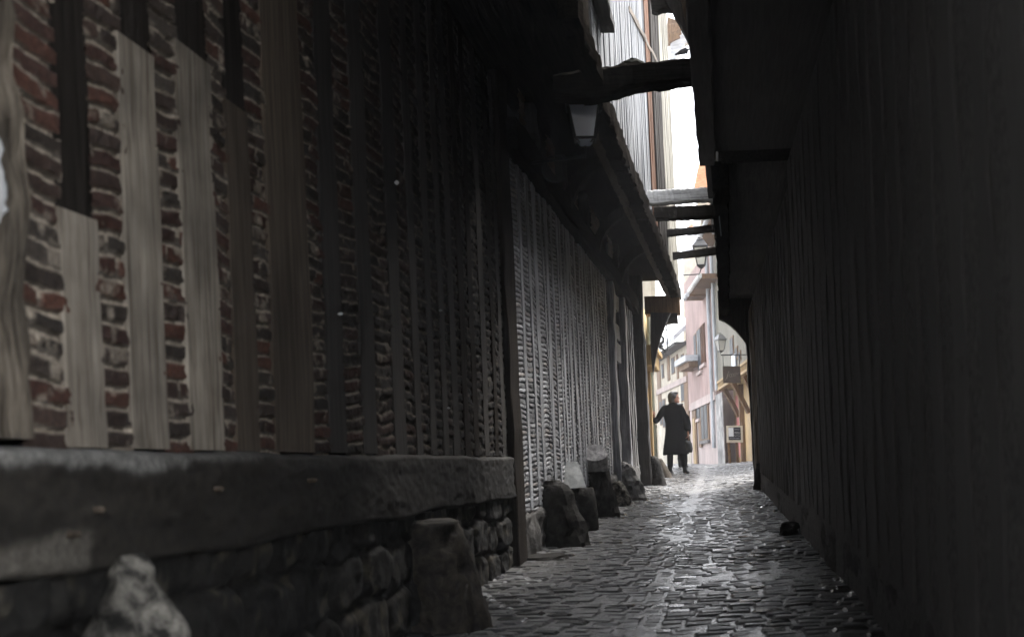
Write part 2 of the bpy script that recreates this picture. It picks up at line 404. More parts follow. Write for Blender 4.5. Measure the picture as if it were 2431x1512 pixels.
# ================================================================== HOUSE A (near, left)
A0 = Vector((-1.65, 5.0, float(ground(5.0))))
hA = thing('timber_framed_house', 'near dark house on the left with pale studs, red brick infill and heavy sill beam', 'house', A0)
SILL_T, SILL_B = .10, -.22
def stud_y(u0, u1, v=750, X=-1.65):
    return ray_x(u0, v, X), ray_x(u1, v, X)
def zcut(u, v):
    d = ray_x(u, v, -1.65); return P(u, v, d).z
spec = [((150,238), 'split', (185,505)), ((305,388), 'split', (330,110)), ((440,520), 'split', (450,118)), ((553,606), 'split', (556,248)),
        ((645,738), 'brown_stud', None), ((770,812), 'dark_stud', None), ((850,884), 'dark_stud', None), ((925,952), 'dark_stud', None)]
spans = []
for i, ((u0, u1), k, cut) in enumerate(spec):
    ya, yb = stud_y(u0, u1); spans.append((ya, yb, k, cut))
y = spans[-1][1] + .19
while y < 9.2:
    w = .13 + .06*random.random(); spans.append((y, y+w, 'dark_stud' if random.random() < .6 else 'soot_z', None)); y += w + .13 + .08*random.random()  # farther studs get darker oak, painting in the shade
TOPA = 3.0
for i, (ya, yb, k, cut) in enumerate(spans):
    w = yb-ya; yc = (ya+yb)/2; ln = .0 + .02*(random.random()-.5)
    if k == 'split':
        zc = zcut(*cut)
        m = MB().timber((-1.704, yc, zc), (-1.704, yc-ln, TOPA), w*.97, .10, side=(0,1,0), seg=8, jit=.003, ch=.06, seed=i)
        s = obj('stud', m, M['soot_z'], hA)
        m = MB().timber((-1.702, yc+ln, SILL_T+.004), (-1.702, yc, zc-.003), w*1.04, .11, side=(0,1,0), seg=10, jit=.003, ch=.06, seed=i+50)
        obj('stud_splice', m, M['pale_stud'] if i < 3 else M['brown_stud'], s, label='pale replacement foot scarfed under the dark old stud')
    else:
        m = MB().timber((-1.707, yc+ln, SILL_T+.004), (-1.707, yc-ln, TOPA), w, .12, side=(0,1,0), seg=10, jit=.006, ch=.08, bow=.012*(random.random()-.5), seed=i)
        obj('stud', m, M[k], hA)
# gnarled post at the left edge of the picture
cp = MB()
pts = []
yb = 2.685
cp.timber((-1.675, yb, SILL_T+.02), (-1.68, yb-.015, TOPA), .175, .12, side=(0,1,0), seg=26, jit=.022, seed=77)
obj('corner_post', cp, M['brown_pale'], hA, label='gnarled pale post at the near end of the wall')
# brick panels between the studs
ed = [(2.62, 2.80)] + [(a, b) for a, b, _, _ in spans]
for i in range(len(ed)-1):
    y0, y1 = ed[i][1]-.02, ed[i+1][0]+.02
    d = (y0+y1)/2; wk = float(np.interp(d, (3.4, 4.4, 5.4, 6.6, 8), (1, .75, .48, .2, .10))); r = .006 if d < 5.5 else .012  # bricks and mortar darken with depth, shade painted into their colour
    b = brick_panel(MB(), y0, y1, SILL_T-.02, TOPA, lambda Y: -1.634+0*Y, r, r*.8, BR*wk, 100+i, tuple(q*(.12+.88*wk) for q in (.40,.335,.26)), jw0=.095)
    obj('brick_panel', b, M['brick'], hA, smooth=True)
# the plaster beyond the near post
pl = MB(); yy = np.linspace(.4, 2.62, 30); zz = np.linspace(SILL_T, TOPA, 40)
A, B = np.meshgrid(yy, zz, indexing='ij')
pl.grid(np.stack([-1.665+.02*fbm(A*6, B*6, seed=2), A, B], -1))
obj('plaster_panel', pl, M['white_plaster'], hA, smooth=True)
pt = MB()
for (u, v, a, b) in ((-16,405,.018,.12),(-8,468,.012,.06)):
    q = P(u, v, ray_x(u, v, -1.612))
    pt.rock([(q+Vector((-.01,0,-b)), .012, a*.4), (q+Vector((0,0,-b*.5)), .022, a), (q+Vector((0,0,b*.4)), .022, a), (q+Vector((-.01,0,b)), .012, a*.4)], n=12, amp=.012, fr=20, seed=u+40)
obj('plaster_patch', pt, M['white_plaster'], hA, smooth=True)
# sill beam with a worn pale arris
yy = np.linspace(.4, 9.35, 520); nz = 34
zz = np.linspace(0, 1, nz)
A, T = np.meshgrid(yy, zz, indexing='ij')
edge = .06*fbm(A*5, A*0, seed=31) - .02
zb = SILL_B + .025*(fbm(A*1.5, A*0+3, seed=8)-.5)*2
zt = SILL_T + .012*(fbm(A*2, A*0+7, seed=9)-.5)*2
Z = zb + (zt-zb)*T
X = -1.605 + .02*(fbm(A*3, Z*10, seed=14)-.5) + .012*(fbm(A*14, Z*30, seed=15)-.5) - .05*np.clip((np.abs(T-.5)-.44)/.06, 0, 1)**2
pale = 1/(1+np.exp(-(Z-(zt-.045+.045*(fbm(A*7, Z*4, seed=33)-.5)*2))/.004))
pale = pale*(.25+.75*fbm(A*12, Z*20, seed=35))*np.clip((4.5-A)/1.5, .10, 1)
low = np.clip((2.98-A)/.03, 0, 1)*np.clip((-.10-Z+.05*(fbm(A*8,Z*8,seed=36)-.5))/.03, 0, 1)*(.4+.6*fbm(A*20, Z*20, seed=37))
dark = np.array([.027,.023,.018]); C = dark*(.45+1.1*fbm(A*4, Z*18, seed=34))[..., None]*np.interp(A, (3.5, 6.5, 9), (1, .5, .35))[..., None]  # beam tone darkened down the alley to paint in the shade
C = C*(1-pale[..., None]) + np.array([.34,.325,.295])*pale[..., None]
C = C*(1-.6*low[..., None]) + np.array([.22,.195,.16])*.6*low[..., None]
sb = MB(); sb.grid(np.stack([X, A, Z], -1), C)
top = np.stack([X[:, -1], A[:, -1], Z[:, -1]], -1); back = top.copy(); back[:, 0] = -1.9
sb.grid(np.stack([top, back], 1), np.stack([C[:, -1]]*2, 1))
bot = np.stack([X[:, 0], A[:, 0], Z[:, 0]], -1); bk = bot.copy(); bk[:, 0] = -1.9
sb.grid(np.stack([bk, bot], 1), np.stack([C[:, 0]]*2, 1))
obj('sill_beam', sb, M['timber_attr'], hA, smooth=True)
# pegs standing out of the sill
for (u, v) in ((232,1210),(518,1160),(175,1268),(742,1140)):
    d = ray_x(u, v, -1.59); p = P(u, v, d)
    obj('peg', MB().tube([p-Vector((.06,0,0)), p+Vector((.012,0,0)), p+Vector((.018,0,.002))], [.010,.009,.005], 9), M['brown_stud'], hA)
# rubble foundation
yy = np.linspace(.4, 9.6, 560); zz = np.linspace(-1.25, SILL_B+.01, 80)
A, Z = np.meshgrid(yy, zz, indexing='ij')
rngs = np.random.RandomState(5); pts = []
zc = -1.3
while zc < -.15:
    y = .2 + rngs.rand()*.3
    hgt = .16+.10*rngs.rand()
    while y < 9.8:
        w = .22+.3*rngs.rand(); pts.append((y+w/2, zc+hgt/2+(rngs.rand()-.5)*.04, w/2, hgt/2)); y += w
    zc += hgt
D1 = np.full(A.shape, 9.); ID = np.zeros(A.shape, int)
wy = A + .10*(fbm(A*5, Z*5, seed=51)-.5); wz = Z + .10*(fbm(A*5+9, Z*5, seed=52)-.5)
for k, (py, pz, a, b) in enumerate(pts):
    dd = (np.abs((wy-py)/a)**3 + np.abs((wz-pz)/b)**3)**(1/3)
    mk = dd < D1; D1[mk] = dd[mk]; ID[mk] = k
stone = np.clip((1.0-D1)/.22, 0, 1)
X = -1.68 + .045*np.sqrt(stone)*(.6+.7*_hash(ID, ID*0, ID*0, 5)) + .035*(fbm(A*12, Z*12, seed=53)-.5)
C = (np.array([.020,.018,.015])*(.7+.6*_hash(ID, ID*0+1, ID*0, 6))[..., None])*(.5+fbm(A*16, Z*16, seed=54))[..., None]
lich = np.clip((fbm(A*13, Z*13, seed=55)-.62)*9, 0, 1)[..., None]
C = C*np.interp(A, (3, 6, 9), (1, .6, .35))[..., None]  # stone colour falls off down the alley as painted shade
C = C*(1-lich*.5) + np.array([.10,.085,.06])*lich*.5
fw = MB(); fw.grid(np.stack([X, A, Z], -1), C)
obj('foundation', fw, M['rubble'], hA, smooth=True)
# solid house body, unseen blocks behind the viewer, unseen storey over the alley for shade
bd = MB(); bd.box(-7, -1.78, .4, 9.55, -1.4, 8.0); bd.box(-7, -1.72, -6, .4, -1.6, 8.0); bd.box(-7, .9, -10, -6.01, -1.8, 8.0)  # boxes behind the camera are unseen, added to block sky light
obj('house_body', bd, M['black_oak'], hA)
js = MB(); js.box(-1.95, -.87, -6, 8.88, 3.02, 3.20); js.box(-1.95, -.88, -6, 8.88, 3.2, 8)
obj('jetty', js, M['soot_y'], hA)
je = MB().timber((-.88, 7.5, 2.93), (-.86, 8.92, 2.95), .13, .16, side=(1,0,0), seg=14, jit=.02, seed=4)
obj('jetty_edge_beam', je, M['soot_y'], hA)
br = MB(); br.box(-.868, 2.5, .1, 7.25, 3.06, 7.9)  # unseen; near end brought forward to shade the wall tops
for k in range(12):
    br.timber((-.87, 2.4+.4*k, 3.0), (.5, 2.4+.4*k, 3.0), .13, .14, seg=4, jit=.01, seed=k)
obj('bridging_storey', br, M['shade_x'], hA)
# white flecks left on the dark boards
for (u, v, s) in ((942,434,.011),(1046,737,.006),(1065,968,.006),(808,745,.006)):
    p = P(u, v, ray_x(u, v, -1.632)); 
    obj('plaster_fleck', MB().rock([(p+Vector((0,0,-s)), .004, s*.3), (p, .012, s*.7), (p+Vector((0,0,s)), .005, s*.3)], n=8, amp=.006, fr=60, seed=u), M['white_plaster'], hA)

# ================================================================== HOUSE B (middle left, jettied)
B0 = Vector((-1.6, 14.0, float(ground(14.0))))
hB = thing('timber_framed_house', 'long jettied house with close set grey studs and bleached plank upper storey', 'house', B0)
RAILZ = 2.60
def plz(y): return -.20 + .0*y
# corner posts between the houses
obj('corner_post', MB().timber((-1.68, 9.22, -.80), (-1.70, 9.20, 3.1), .40, .17, side=(0,1,0), seg=14, jit=.012, seed=5), M['soot_z'], hB)
studsB = []; y = 9.78; rg = random.Random(11)
while y < 15.9:
    w = rg.choice((.07,.085,.11,.13,.17,.10)); studsB.append((y, y+w)); y += w + rg.choice((.07,.12,.15,.19,.24))
for i, (a, b) in enumerate(studsB):
    yc = (a+b)/2; x = float(XL(yc)); z0 = float(ground(yc))+.42
    lean = .09*(rg.random()-.5) + (.26 if rg.random() < .2 else 0)
    m = MB().timber((x-.03, yc+lean, z0), (x-.03, yc-lean*.3, RAILZ), b-a, .09, side=(0,1,0), seg=12, jit=.006, bow=.03*(rg.random()-.5), seed=i+200)
    obj('stud', m, M['grey_stud'], hB)
eb = [(9.3, 9.50)] + studsB + [(16.02, 16.2)]
for i in range(len(eb)-1):
    y0, y1 = eb[i][1]-.04, eb[i+1][0]+.04
    if y1-y0 < .03: continue
    b = brick_panel(MB(), y0, y1, float(ground(y0))+.40, RAILZ, lambda Y: XL(Y)+.026, .016, .0065, BR2*(.75+.5*rg.random()), 300+i, (.20,.20,.21), courseH=.043, depth=.019, lump=.006)
    obj('brick_panel', b, M['brickfar'], hB, smooth=True)
# upper band above the rail
r_ = MB().timber((-1.60, 9.3, RAILZ+.06), (float(XL(20))+.05, 20.2, RAILZ+.06), .14, .25, side=(1,0,0), seg=30, jit=.025, seed=6)
obj('rail', r_, M['soot_y'], hB)
for i, (y0, y1) in enumerate(((10.1,10.35),(11.5,12.0),(13.2,13.65),(14.8,15.7),(16.6,17.2))):
    b = brick_panel(MB(), y0, y1, RAILZ+.15, 3.26, lambda Y: XL(Y)+.02, .02, .011, BR3, 400+i, (.36,.25,.17), courseH=.066, depth=.028)
    obj('brick_panel', b, M['brickfar'], hB, smooth=True)
for i, y in enumerate((10.7, 12.5, 14.2, 16.1, 17.6, 19)):
    x = float(XL(y))
    obj('post', MB().timber((x-.02, y, RAILZ+.13), (x-.02, y+.05, 3.3), .22, .12, side=(0,1,0), seg=6, jit=.02, seed=i+70), M['black_oak'], hB)
# plinth
yy = np.linspace(9.3, 20.3, 240); tt = np.linspace(0, 1, 22)
A, T = np.meshgrid(yy, tt, indexing='ij'); Z = ground(A)-.1 + .55*T
X = XL(A)+.02 + .10*fbm(A*4, Z*5, seed=61) - .04 + .04*(fbm(A*14, Z*14, seed=62)-.5) - .12*np.clip(T-.85, 0, 1)*4
C = np.array([.10,.095,.09])*(.3+1.2*fbm(A*7, Z*7, seed=63))[..., None]
obj('plinth', MB().grid(np.stack([X, A, Z], -1), C), M['rubble'], hB, smooth=True)
# plank door, boards over it
x = float(XL(17.0))
dk = MB()
for k in range(6):
    y = 16.75+.165*k
    dk.timber((x-.08, y, float(ground(17))+.1), (x-.08, y, 1.45), .155, .05, side=(0,1,0), seg=8, jit=.006, seed=k+20)
d_ = obj('door', dk, M['brown_stud'], hB)
obj('door_post', MB().timber((x+.0, 16.38, float(ground(16.4))+.2), (x+.0, 16.34, RAILZ), .26, .14, side=(0,1,0), seg=14, jit=.015, seed=23), M['grey_stud'], hB)
obj('door_post', MB().timber((x+.03, 17.95, float(ground(18))+.2), (x+.03, 17.9, RAILZ), .24, .14, side=(0,1,0), seg=14, jit=.015, seed=24), M['grey_stud'], hB)
for k, (z0, z1) in enumerate(((1.52,1.80),(1.86,2.08),(2.30,2.52))):
    obj('overdoor_board', MB().timber((x-.03, 16.55, (z0+z1)/2), (x-.03+.02, 17.75, (z0+z1)/2), z1-z0, .05, side=(0,0,1), seg=6, jit=.012, seed=k+30), M['grey_beam'], hB)
obj('door_recess', MB().box(x-.5, x-.14, 16.4, 17.9, -.9, 2.7), M['black_oak'], hB)
for k in range(5):
    y = 18.2+.34*k; xx_ = float(XL(y))
    obj('stud', MB().timber((xx_-.02, y, float(ground(y))+.38), (xx_-.02, y-.03, RAILZ), .15, .09, side=(0,1,0), seg=12, jit=.014, seed=k+260), M['shade_z'], hB)
    b = brick_panel(MB(), y+.05, y+.29, float(ground(y))+.38, RAILZ, lambda Y: XL(Y)+.024, .02, .012, BR2*.4, 350+k, (.20,.20,.21), courseH=.043, depth=.024)
    obj('brick_panel', b, M['brickfar'], hB, smooth=True)
# end post carrying the jetty, curved brackets
obj('corner_post', MB().timber((-1.36, 20.0, float(ground(20))-.05), (-1.42, 20.1, 3.2), .26, .30, side=(1,0,0), seg=16, jit=.02, seed=31), M['black_oak'], hB)
def bracket(y, x0, z0, x1, z1, w, t, seed):
    rings = []; rg2 = random.Random(seed)
    for i in range(11):
        a = i/10*math.pi/2
        px = x0 + (x1-x0)*(1-math.cos(a)); pz = z0 + (z1-z0)*math.sin(a)
        nx, nz = math.cos(a)*np.sign(x1-x0), -math.sin(a)
        tx, tz = (x1-x0)*math.sin(a), (z1-z0)*math.cos(a); l = math.hypot(tx, tz); tx, tz = tx/l, tz/l
        k = w*(.75+.25*math.sin(a))*(1+.1*(rg2.random()-.5))
        q = [(px-tz*k/2, pz+tx*k/2), (px+tz*k/2, pz-tx*k/2)]
        rings.append([(q[0][0], y-t/2, q[0][1]), (q[1][0], y-t/2, q[1][1]), (q[1][0], y+t/2, q[1][1]), (q[0][0], y+t/2, q[0][1])])
    return MB().loft(rings)
obj('bracket', MB().prism([P(u, v, 20.5) for u, v in ((1550,892),(1553,868),(1560,832),(1568,802),(1578,774),(1592,742),(1544,742),(1544,800),(1546,850))], (0,.17,0)), M['black_oak'], hB)
for i, y in enumerate((12.2, 14.6, 17.2)):
    obj('bracket', bracket(y, float(XL(y))+.06, 2.55, float(XJ(y))-.12, 3.16, .12, .15, i+5), M['soot_z'], hB)
# jetty: soffit, joists, edge beam
sf = MB(); ya, yb = 9.3, 21.3
xa_, xb_ = float(XJ(ya))-.06, float(XJ(yb))-.06
sf.hexa([(-1.9,ya,3.30),(xa_,ya,3.30),(xb_,yb,3.30),(-1.6,yb,3.30),(-1.9,ya,3.42),(xa_,ya,3.42),(xb_,yb,3.42),(-1.6,yb,3.42)])
obj('soffit', sf, M['soot_y'], hB)
def alongJ(off, z, w, h, seed, jit, name, m, a=9.3, b=21.2):
    q = MB()
    n = 5
    for i in range(n):
        y0, y1 = a+(b-a)*i/n, a+(b-a)*(i+1)/n
        q.timber((float(XJ(y0))+off, y0, z), (float(XJ(y1))+off, y1+.01, z), w, h, side=(1,0,0), seg=26, jit=jit, seed=seed+i)
    return obj(name, q, m, hB)
alongJ(-.03, 3.03, .15, .22, 41, .03, 'jetty_edge_beam', M['soot_y'])
alongJ(-.135, 2.99, .05, .10, 47, .012, 'soffit_moulding', M['brown_stud'])
alongJ(-.20, 3.02, .045, .05, 49, .01, 'soffit_moulding', M['brown_stud'])
# upper facade: planks
def facade(y0, y1, z0, z1, off, name, mt, wr, gap, seed, thick=.03, lab=None):
    q = MB(); rg2 = random.Random(seed); y = y0
    while y < y1-.01:
        w = min(rg2.uniform(*wr), y1-y)
        yc = y+w/2; x = float(XJ(yc))+off+rg2.uniform(-.004,.004)
        q.timber((x, yc, z0+rg2.uniform(-.03,.03)), (x-.02, yc-.0, z1), w-gap, thick, side=(0,1,0), seg=10, jit=.005, seed=rg2.randint(0, 9999))
        y += w
    return obj(name, q, mt, hB, label=lab)
facade(9.26, 15.2, 3.16, 8.2, 0, 'plank_facade', M['bleached'], (.10,.22), .006, 1, lab='bleached white and bluish vertical planks')
facade(15.2, 16.1, 3.16, 8.2, .01, 'plank_facade', M['orange_wood'], (.16,.24), .006, 2, lab='bare orange brown planks')
facade(16.1, 17.9, 3.16, 8.2, .03, 'plank_facade', M['soot_z'], (.12,.22), .03, 3, lab='dark weathered planks')
facade(17.9, 21.3, 2.95, 8.2, .0, 'batten_facade', M['cream_wood'], (.10,.26), .045, 4, .05, lab='cream battens with dark gaps')
bk = MB()
bk.hexa([(-6,9.3,3.43),(-.98,8.9,3.43),(float(XJ(21.3))-.045,21.28,3.43),(-6,21.28,3.43),(-6,9.3,8.2),(-1.02,8.9,8.2),(float(XJ(21.3))-.08,21.28,8.2),(-6,21.28,8.2)])
obj('upper_storey', bk, M['black_oak'], hB)
obj('house_body', MB().hexa([(-6,9.57,-1.4),(-1.85,9.57,-1.4),(-1.62,20.25,-1.4),(-6,20.25,-1.4),(-6,9.57,3.3),(-1.85,9.57,3.3),(-1.62,20.25,3.3),(-6,20.25,3.3)]), M['black_oak'], hB)
# small window with a heavy sill high in the planks
yw = ray_x(1428, 60, -.86)
xw = float(XJ(yw))
w_ = obj('window', MB().box(xw-.10, xw+.035, yw-.28, yw+.28, 3.82, 5.2), M['black_oak'], hB)
obj('pane', MB().box(xw-.04, xw+.040, yw-.18, yw+.18, 3.95, 5.1), M['window_dark'], w_)
obj('sill', MB().timber((xw+.06, yw-.36, 3.76), (xw+.06, yw+.34, 3.72), .13, .09, side=(1,0,0), seg=5, jit=.015, seed=8), M['black_oak_y'], w_)
# diagonal braces showing on the planks
for (a, b, s) in (((1502,20),(1555,160),1),((1558,210),(1566,420),2)):
    ya, yb = ray_x(*a, -.80), ray_x(*b, -.80)
    pa, pb = P(*a, ya), P(*b, yb)
    pa.x = float(XJ(ya))+.0; pb.x = float(XJ(yb))+.02
    obj('brace', MB().timber(pa, pb, .05, .05, side=(0,1,0), seg=10, jit=.012, seed=s), M['brown_stud'], hB)
# jetty end: warm boxed corner
je = MB()
je.box(-1.30, float(XJ(21))+.03, 20.9, 21.35, 2.66, 2.97)
obj('jetty_end', je, M['brown_wood'], hB, label='brown boxed end of the jetty')
obj('jetty_end_foot', MB().timber((-1.2, 21.1, 2.56), (float(XJ(21))-.02, 21.1, 2.58), .30, .17, side=(0,1,0), seg=5, jit=.02, seed=3), M['black_oak_x'], hB)

# ================================================================== HOUSE C (pale, beyond the jetty)
C0 = Vector((-1.45, 23.0, float(ground(23))))
hC = thing('timber_framed_house', 'narrow beige house with carved wooden door frame behind the woman\'s hand', 'house', C0)
obj('wall', MB().hexa([(-6,20.9,-.8),(-1.52,20.9,-.8),(-1.53,26,-.8),(-6,26,-.8),(-6,20.9,3.2),(-1.52,20.9,3.2),(-1.53,26,3.2),(-6,26,3.2)]), M['beige_plaster'], hC)
for k, y in enumerate((21.3, 21.8, 22.9)):
    obj('door_jamb', MB().timber((-1.42, y, float(ground(y))), (-1.42, y, 1.85 if k else 2.6), .16, .12, side=(0,1,0), seg=6, jit=.006, seed=k), M['honey_wood'], hC)
obj('door_head', MB().timber((-1.34, 21.0, 1.90), (-1.34, 23.1, 1.92), .28, .26, side=(1,0,0), seg=6, jit=.01, seed=6), M['honey_wood'], hC)
obj('door_head', MB().timber((-1.30, 21.0, 2.07), (-1.30, 23.15, 2.09), .34, .09, side=(1,0,0), seg=6, jit=.01, seed=7), M['honey_wood'], hC)
obj('door', MB().box(-1.455, -1.43, 21.9, 22.82, float(ground(22)), 1.78), M['brown_wood'], hC)
pp = [(-1.425, 24.31, float(ground(24))), (-1.425, 24.31, .75)]
obj('downpipe', MB().tube(pp, .055, 12).tube([(-1.425,24.31,.74),(-1.425,24.31,.80)], .07, 12).tube([(-1.43,24.31,.8),(-1.44,24.31,3.1)], .045, 10), M['olive_pipe'], hC)
obj('white_panel', MB().box(-1.47, -1.44, 24.5, 25.95, float(ground(25)), 3.0), M['cream_plaster'], hC)

# ================================================================== RIGHT HOUSES
R0 = Vector((.8, 6.0, float(ground(6))))
hR = thing('timber_framed_house', 'nearest black timber house filling the right side of the alley in deep shade', 'house', R0)
obj('house_body', MB().box(.86, 7, 2.2, 10.45, -1.5, 4.0), M['black_oak'], hR)
y = 2.3; rg = random.Random(21)
while y < 10.3:
    w = .15+.08*rg.random(); x = float(XR(y))
    obj('stud', MB().timber((x+.03, y+w/2, float(ground(y))+.35), (x+.03, y+w/2, 2.55), w, .12, side=(0,1,0), seg=14, jit=.012, seed=int(y*50)), M['shade_z'], hR); y += w+.16+.08*rg.random()
A, T = np.meshgrid(np.linspace(2.2, 10.4, 160), np.linspace(0, 1, 60), indexing='ij'); Z = -.9+3.5*T
C = np.array([.135,.128,.12])*(.85+.3*fbm(A*5, Z*5, seed=71))[..., None]
obj('plaster_infill', MB().grid(np.stack([XR(A)-.028+.012*fbm(A*6, Z*6, seed=72), A, Z], -1)[::-1], C[::-1]), M['rubble'], hR, smooth=True)
A, T = np.meshgrid(np.linspace(2.2, 10.4, 200), np.linspace(0, 1, 24), indexing='ij'); Z = ground(A)-.1+.5*T
X = XR(A)-.06+.09*fbm(A*4, Z*5, seed=73)+.1*np.clip(T-.8, 0, 1)*3
C = np.array([.09,.086,.08])*(.7+.6*fbm(A*8, Z*8, seed=74))[..., None]
obj('plinth', MB().grid(np.stack([X, A, Z], -1)[::-1], C[::-1]), M['rubble'], hR, smooth=True)
obj('jetty', MB().box(-.10, 6.5, 2.2, 10.3, 2.70, 3.02), M['shade_y'], hR)
obj('upper_storey', MB().box(-.13, 6.5, 7.26, 10.3, 3.03, 4.6), M['black_oak'], hR)
obj('upper_storey', MB().box(2.52, 6.5, 2.2, 7.25, 3.03, 8), M['black_oak'], hR)
obj('jetty_edge_beam', MB().timber((-.05, 2.3, 2.66), (-.04, 10.3, 2.66), .14, .16, side=(1,0,0), seg=40, jit=.014, seed=8), M['shade_y'], hR)
# brace and grey pole at the gable corner
obj('brace', MB().timber(P(1588,-10,10.2), P(1655,112,10.2), .10, .10, side=(0,1,0), seg=8, jit=.01, seed=3), M['black_oak'], hR)
obj('brace', MB().timber(P(1545,8,10.25), P(1640,-4,10.25), .18, .10, side=(0,0,1), seg=8, jit=.015, seed=4), M['black_oak_x'], hR)
obj('pole', MB().timber(P(1622,-12,10.1), P(1660,150,10.1), .065, .065, side=(1,0,0), seg=10, jit=.006, seed=5), M['brown_stud'], hR)

R1 = Vector((.6, 15.0, float(ground(15))))
hS = thing('timber_framed_house', 'farther black timber house on the right with curved bracket framing the alley mouth', 'house', R1)
obj('house_body', MB().hexa([(.80,10.46,-1.2),(6,10.46,-1.2),(6,19.3,-1.2),(.62,19.3,-1.2),(.80,10.46,3.6),(6,10.46,3.6),(6,19.3,3.6),(.62,19.3,3.6)]), M['black_oak'], hS)
y = 10.6; rg = random.Random(23)
while y < 18.9:
    w = .14+.08*rg.random(); x = float(XR(y))
    obj('stud', MB().timber((x+.02, y+w/2, float(ground(y))+.3), (x+.02, y+w/2, 2.35), w, .12, side=(0,1,0), seg=12, jit=.012, seed=int(y*50)), M['brown_stud'] if y > 17 else M['shade_z'], hS); y += w+.18+.08*rg.random()
A, T = np.meshgrid(np.linspace(10.45, 19.2, 140), np.linspace(0, 1, 50), indexing='ij'); Z = -.8+3.2*T
C = np.array([.125,.118,.11])*(.85+.3*fbm(A*5, Z*5, seed=81))[..., None]
obj('plaster_infill', MB().grid(np.stack([XR(A)-.03+.012*fbm(A*6, Z*6, seed=82), A, Z], -1)[::-1], C[::-1]), M['rubble'], hS, smooth=True)
A, T = np.meshgrid(np.linspace(10.45, 19.3, 200), np.linspace(0, 1, 20), indexing='ij'); Z = ground(A)-.1+.42*T
X = XR(A)-.06+.10*fbm(A*4, Z*5, seed=83)+.1*np.clip(T-.8, 0, 1)*3
C = np.array([.08,.075,.07])*(.5+1.*fbm(A*8, Z*8, seed=84))[..., None]
obj('plinth', MB().grid(np.stack([X, A, Z], -1)[::-1], C[::-1]), M['rubble'], hS, smooth=True)
obj('corner_post', MB().timber((.56, 19.25, float(ground(19.2))), (.50, 19.25, 2.5), .17, .26, side=(1,0,0), seg=14, jit=.012, seed=12), M['black_oak'], hS)
obj('bracket', MB().prism([P(u, v, 19.15) for u, v in ((1703,690),(1706,756),(1721,763),(1733,771),(1746,783),(1759,798),(1771,814),(1781,831),(1788,850),(1791,880),(1835,880),(1835,690))], (0,.2,0)), M['black_oak'], hS)
jt = MB().timber((.07, 10.4, 2.52), (.10, 19.4, 2.47), .14, .24, side=(1,0,0), seg=50, jit=.02, seed=15)
obj('jetty_edge_beam', jt, M['soot_y'], hS)
obj('soffit', MB().box(.08, 5, 10.4, 19.38, 2.62, 2.75), M['black_oak_y'], hS)
obj('upper_storey', MB().hexa([(.06,10.4,2.76),(5,10.4,2.76),(5,19.38,2.76),(.07,19.38,2.76),(.04,10.4,3.75),(5,10.4,5.6),(5,19.38,5.6),(.05,19.38,3.75)]), M['black_oak'], hS)
obj('roof', MB().hexa([(-.06,10.38,3.74),(5.2,10.38,5.72),(5.2,19.5,5.72),(-.05,19.5,3.74),(-.06,10.38,3.84),(5.2,10.38,5.82),(5.2,19.5,5.82),(-.05,19.5,3.84)]), M['slate'], hS)
# lit edge boards of the gable
obj('edge_board', MB().timber(P(1688,300,12.0), P(1699,455,12.0), .05, .09, side=(1,0,0), seg=10, jit=.006, seed=9), M['brown_stud'], hS)
obj('edge_board', MB().timber(P(1672,285,12.3), P(1690,470,12.3), .075, .05, side=(1,0,0), seg=10, jit=.006, seed=10), M['black_oak'], hS)
cb = [P(1650,200,10.35), P(1655,245,10.35), P(1668,285,10.6), P(1690,330,11), P(1702,420,11.4), P(1708,520,11.6), P(1712,560,11.8)]
cable = obj('cable', MB().tube(cb, .006, 6), M['zinc']); tag(cable, 'thin pale cable running down the edge of the right hand gable', 'cable')

# ================================================================== BEAMS ACROSS THE ALLEY
gB = 'beams crossing the alley between the houses'
def beam_from(pts_top, pts_bot, d, t, name, mt, label, seed):
    rg2 = random.Random(seed); rings = []
    n = 30
    def ip(pl, s):
        k = s*(len(pl)-1); i = min(int(k), len(pl)-2); f = k-i
        return (pl[i][0]+(pl[i+1][0]-pl[i][0])*f, pl[i][1]+(pl[i+1][1]-pl[i][1])*f)
    for i in range(n+1):
        s = i/n; a = Vector(P(*ip(pts_top, s), d)); b = Vector(P(*ip(pts_bot, s), d))
        j = lambda k=.012: Vector(((rg2.random()-.5)*k*.3, (rg2.random()-.5)*k, (rg2.random()-.5)*k))
        dy = Vector((0, t/2, 0)); e = (a-b)*.12; ey = dy*.25
        rings.append([b-dy+e+j(), b-dy+ey+j(), b+dy-ey+j(), b+dy+e+j(), a+dy-e+j(), a+dy-ey+j(), a-dy+ey+j(), a-dy-e+j()])
    return tag(obj(name, MB().loft(rings), mt), label, 'beam', gB)
b1 = beam_from([(1318,186),(1400,172),(1450,167),(1490,158),(1545,157),(1590,152),(1640,146),(1705,142)], [(1318,236),(1400,243),(1450,234),(1490,221),(1545,211),(1590,207),(1640,199),(1705,196)], 9.10, .22, 'tie_beam', M['soot_x'], 'thick black haunched beam with a clump of moss, directly above the near lantern', 1)
p = P(1503, 157, 9.10)
obj('moss_clump', MB().rock([(p+Vector((0,0,-.02)), .13, .08), (p+Vector((0,0,.02)), .10, .07), (p+Vector((.01,0,.05)), .03, .03)], n=16, amp=.03, fr=22, seed=3), M['moss'], b1)
beam_from([(1530,455),(1620,450),(1700,446)], [(1530,489),(1620,483),(1700,478)], 14.6, .14, 'tie_beam', M['grey_beam'], 'pale grey weathered plank beam crossing the alley', 2)
beam_from([(1528,493),(1620,492),(1704,488)], [(1532,524),(1620,522),(1704,518)], 15.4, .20, 'tie_beam', M['soot_x'], 'black beam just below and behind the pale grey plank', 3)
beam_from([(1545,549),(1620,543),(1712,532)], [(1545,566),(1620,559),(1712,549)], 17.8, .14, 'tie_beam', M['soot_x'], 'thin dark beam, second lowest of those crossing the alley', 4)
